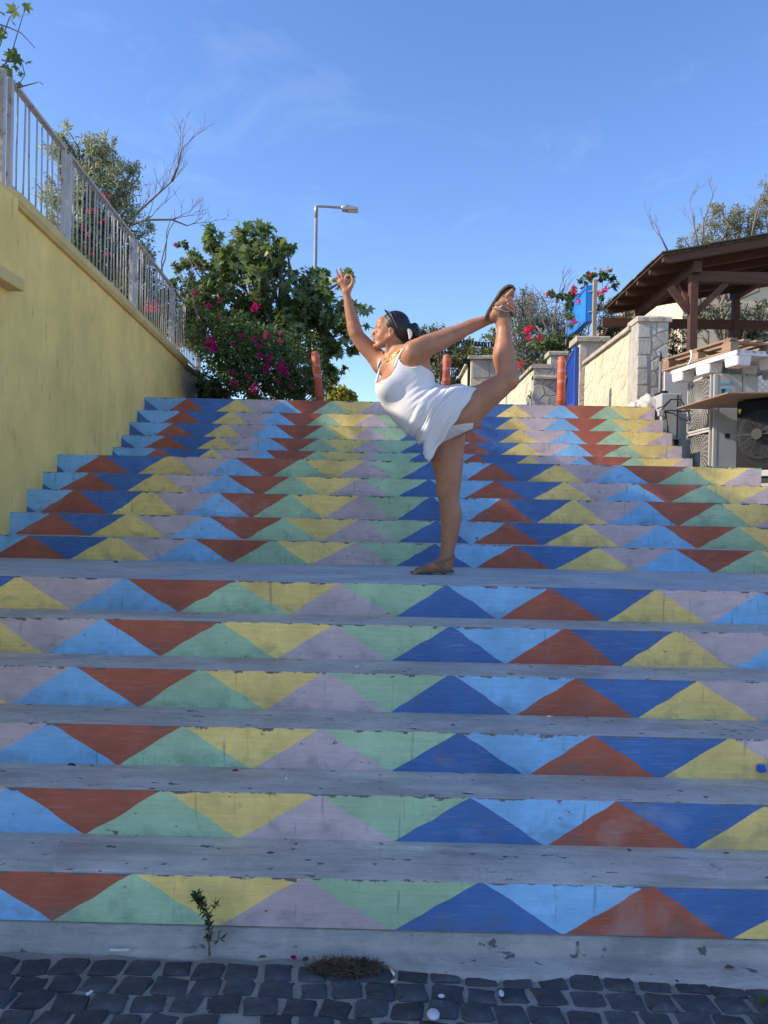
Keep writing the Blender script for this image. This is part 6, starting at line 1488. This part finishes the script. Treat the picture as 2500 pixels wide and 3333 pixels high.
# sunglasses pushed up on the head
M_FRAME = flat('sunglass_frame', (.20, .15, .12), .35, .3); M_LENS = flat('dark_lens', (.015, .015, .018), .12)
gl = None
mb = MB()
mb.tube([b(1266, 1013, HD-.062), b(1276, 1030, HD-.076), b(1288, 1056, HD-.085), b(1294, 1070, HD-.082)], [.003, .0026, .0026, .003], 6)
mb.tube([b(1266, 1013, HD+.062), b(1276, 1030, HD+.076), b(1288, 1056, HD+.085), b(1294, 1070, HD+.082)], [.003, .0026, .0026, .003], 6)
mb.tube([b(1265, 1012, HD-.064), b(1262, 1013, HD), b(1265, 1012, HD+.064)], .003, 6)
gl = mb.build('sunglasses', M_FRAME, person, True)
for s in (-1, 1):
    mb = MB(); c0 = Vector(b(1261, 1016, HD+s*.034)); out = [c0+Vector((-.012*math.sin(t)-.006, math.cos(t)*.027, .019*math.sin(t)*.6)) for t in [2*math.pi*i/16 for i in range(16)]]
    mb.prism(out, (.002, 0, .003)); mb.build('lens', M_LENS, gl, bevel=.001)
# face details
M_DARKH = flat('dark_brow_hair', (.05, .03, .02), .7); M_LIP = flat('lip', (.36, .12, .10), .4)
mb = MB(); mb.tube([on_body(x, y, off=.0005) for x, y in ((1222, 1064), (1228, 1060), (1235, 1060), (1241, 1064))], [.0009, .0014, .0012, .0006], 6); mb.build('eyebrow', M_DARKH, person, True)
mb = MB(); mb.tube([on_body(x, y, off=.0003) for x, y in ((1223, 1079), (1227, 1081), (1232, 1081), (1237, 1077))], [.0013, .0017, .0016, .0008], 6); mb.build('eyelashes', M_DARKH, person, True)
mb = MB(); mb.tube([on_body(x, y, off=.0) for x, y in ((1217, 1109.5), (1219, 1109.3), (1222, 1108.5), (1226, 1106.5))], [.0012, .0013, .0012, .0006], 6); mb.build('mouth_line', flat('mouth_shadow', (.12, .035, .03), .6), person, True)
# necklaces
mb = MB(); mb.tube([on_body(x, y, off=.003) for x, y in ((1309, 1130), (1302, 1137), (1290, 1147), (1278, 1156), (1266, 1164), (1255, 1170), (1250, 1166))], .002, 6)
nk = mb.build('necklace', M_GOLD, person, True)
mb = MB(); mb.tube([on_body(x, y, off=.003) for x, y in ((1300, 1142), (1288, 1154), (1276, 1164), (1266, 1172), (1257, 1174), (1251, 1170))], .0016, 6); mb.build('chain', M_GOLD, nk, True)
for x, y, r in ((1263, 1160, .0055), (1267, 1158, .0055), (1272, 1157, .006), (1274, 1153, .005), (1258, 1176, .005), (1263, 1174, .004)):
    mb = MB(); c0 = Vector(on_body(x, y, off=.004))
    for k in range(3): mb.tube([c0+Vector((0, 0, -r)), c0+Vector((0, 0, -r*.7)), c0, c0+Vector((0, 0, r*.7)), c0+Vector((0, 0, r))], [r*.1, r*.7, r, r*.7, r*.1], 8); break
    mb.build('bead', M_GOLD, nk, True)

# --- sandals: foot inflated by the leather's thickness, cut into bands, plus a sole
def foot_field(part, g):
    pts = [b(*p) for p, r in (NFOOT if part == 'n' else FFOOT)] + [b(1640, 1075, -.05) if part == 'n' else b(1455, 1790, .05)]
    P = np.stack(pts); fd = Field(P.min(0)-.07, P.max(0)+.07, .003); feet(fd, g, part)
    fd.chain([(b(*p), r+g) for p, r in (NSHIN[-3:] if part == 'n' else FLEG[-3:])], .02); return fd
def band(part, g, cuts, name, mat, parent):
    fd = foot_field(part, g); X, Y, Zz = fd.grids(); f = None
    for (x0, y0, x1, y1, wd) in cuts:
        pl = np.maximum(np.abs(plane2(x0, y0, x1, y1)(X, Y, Zz))-wd, -1)
        a = np.array(atY(x0, y0, PY)); c = np.array(atY(x1, y1, PY)); mid = (a+c)/2; ln = np.linalg.norm(c-a)/2+.012
        dd = np.maximum(pl, np.sqrt((X-mid[0])**2+(Zz-mid[2])**2)+0*Y-ln)
        f = dd if f is None else np.minimum(f, dd)
    fd.F = np.ascontiguousarray(np.maximum(fd.F, f), dtype=np.float32)
    V, Q = fd.mesh()
    if len(Q): return np_mesh(name, V, Q, mat, parent, True)
def sole(path, half, up, th, parent):
    """path: list of (centre, half width); up: normal pointing to the foot"""
    mb = MB(); up = Vector(up).normalized(); L_, R_ = [], []
    for c0, hw, side in path:
        L_.append(Vector(c0)-Vector(side)*hw); R_.append(Vector(c0)+Vector(side)*hw)
    mb.prism(L_+list(reversed(R_)), -up*th); return mb.build('sole', M_SOLE, parent, bevel=.003)
sd = tag(band('f', .005, [(1350, 1852, 1392, 1868, .0), (1360, 1850, 1400, 1864, .016), (1380, 1838, 1405, 1870, .012)], 'sandal', M_LEATH, person))
band('f', .0045, [(1410, 1822, 1440, 1850, .007), (1432, 1832, 1478, 1812, .009), (1440, 1828, 1446, 1866, .014)], 'ankle_strap', M_LEATH, sd)
side = Vector((.12, 1, 0)).normalized(); pth = []
for t, hw in ((0, .018), (.04, .029), (.2, .032), (.4, .033), (.6, .041), (.8, .044), (.92, .036), (.98, .024), (1, .012)):
    p = Vector(b(1479, 1866, .052)).lerp(Vector(b(1337, 1867, .018)), t); p.z = Z[6]+.019-.008*t; pth.append((p, hw, side))
sole(pth, 0, (0, 0, 1), .013, sd)
mb = MB(); mb.span(Vector(b(1478, 1870, .02))*1.0, Vector(b(1455, 1860, .08))); hl = [Vector(b(1478, 0, .022)), Vector(b(1452, 0, .022)), Vector(b(1452, 0, .08)), Vector(b(1478, 0, .08))]
mb = MB(); mb.prism([Vector((p.x, p.y, Z[6]+.004)) for p in hl], (0, 0, .022)); mb.build('heel', M_SOLE, sd, bevel=.003)
sd2 = band('n', .005, [(1638, 958, 1672, 974, .012), (1640, 948, 1676, 960, .010)], 'sandal', M_LEATH, person)
band('n', .0055, [(1604, 1000, 1672, 1008, .0125), (1596, 1012, 1626, 1032, .006)], 'buckle_strap', M_LEATH, sd2)
band('n', .0042, [(1620, 1030, 1670, 1034, .022), (1612, 980, 1656, 976, .003)], 'ankle_strap', M_LEATH, sd2)
def sole_strip(pts, widths, side, th, parent):
    mb = MB(); side = Vector(side).normalized(); n = len(pts)
    for i, (p, wd) in enumerate(zip(pts, widths)):
        t = (pts[min(i+1, n-1)]-pts[max(i-1, 0)]).normalized(); nr = t.cross(side).normalized()
        if nr.x > 0 and i < n-3: nr = -nr
        elif i >= n-3 and nr.dot(prevn) < 0: nr = -nr
        prevn = nr
        mb.v += [p-side*wd, p+side*wd, p+side*wd+nr*th, p-side*wd+nr*th]
    for i in range(n-1):
        for k in range(4): mb.f.append((i*4+k, i*4+(k+1) % 4, i*4+4+(k+1) % 4, i*4+4+k)); mb.m.append(0)
    mb.f.append((0, 1, 2, 3)); mb.f.append(tuple(4*n-4+k for k in range(4))); mb.m += [0, 0]
    return mb.build('sole', M_SOLE, parent, bevel=.003)
sole_strip([Vector(b(x, y, -.045-.002*i)) for i, (x, y) in enumerate(((1586, 1040), (1588, 1030), (1594, 1016), (1606, 996), (1619, 976), (1632, 957), (1645, 944), (1657, 938), (1667, 939), (1673, 947)))],
           (.012, .024, .031, .032, .033, .038, .042, .042, .034, .018), (.18, 1, .05), .0145, sd2)
cb = Vector(on_body(1643, 1004, off=.016))
ring = [cb+Vector((math.cos(t)*.028-.002*math.sin(t), .012*math.cos(t)**2, math.sin(t)*.016-.005*math.cos(t))) for t in [2*math.pi*i/20 for i in range(21)]]
mb = MB(); mb.tube(ring, .0026, 6); mb.build('buckle', M_SILV, sd2, True)
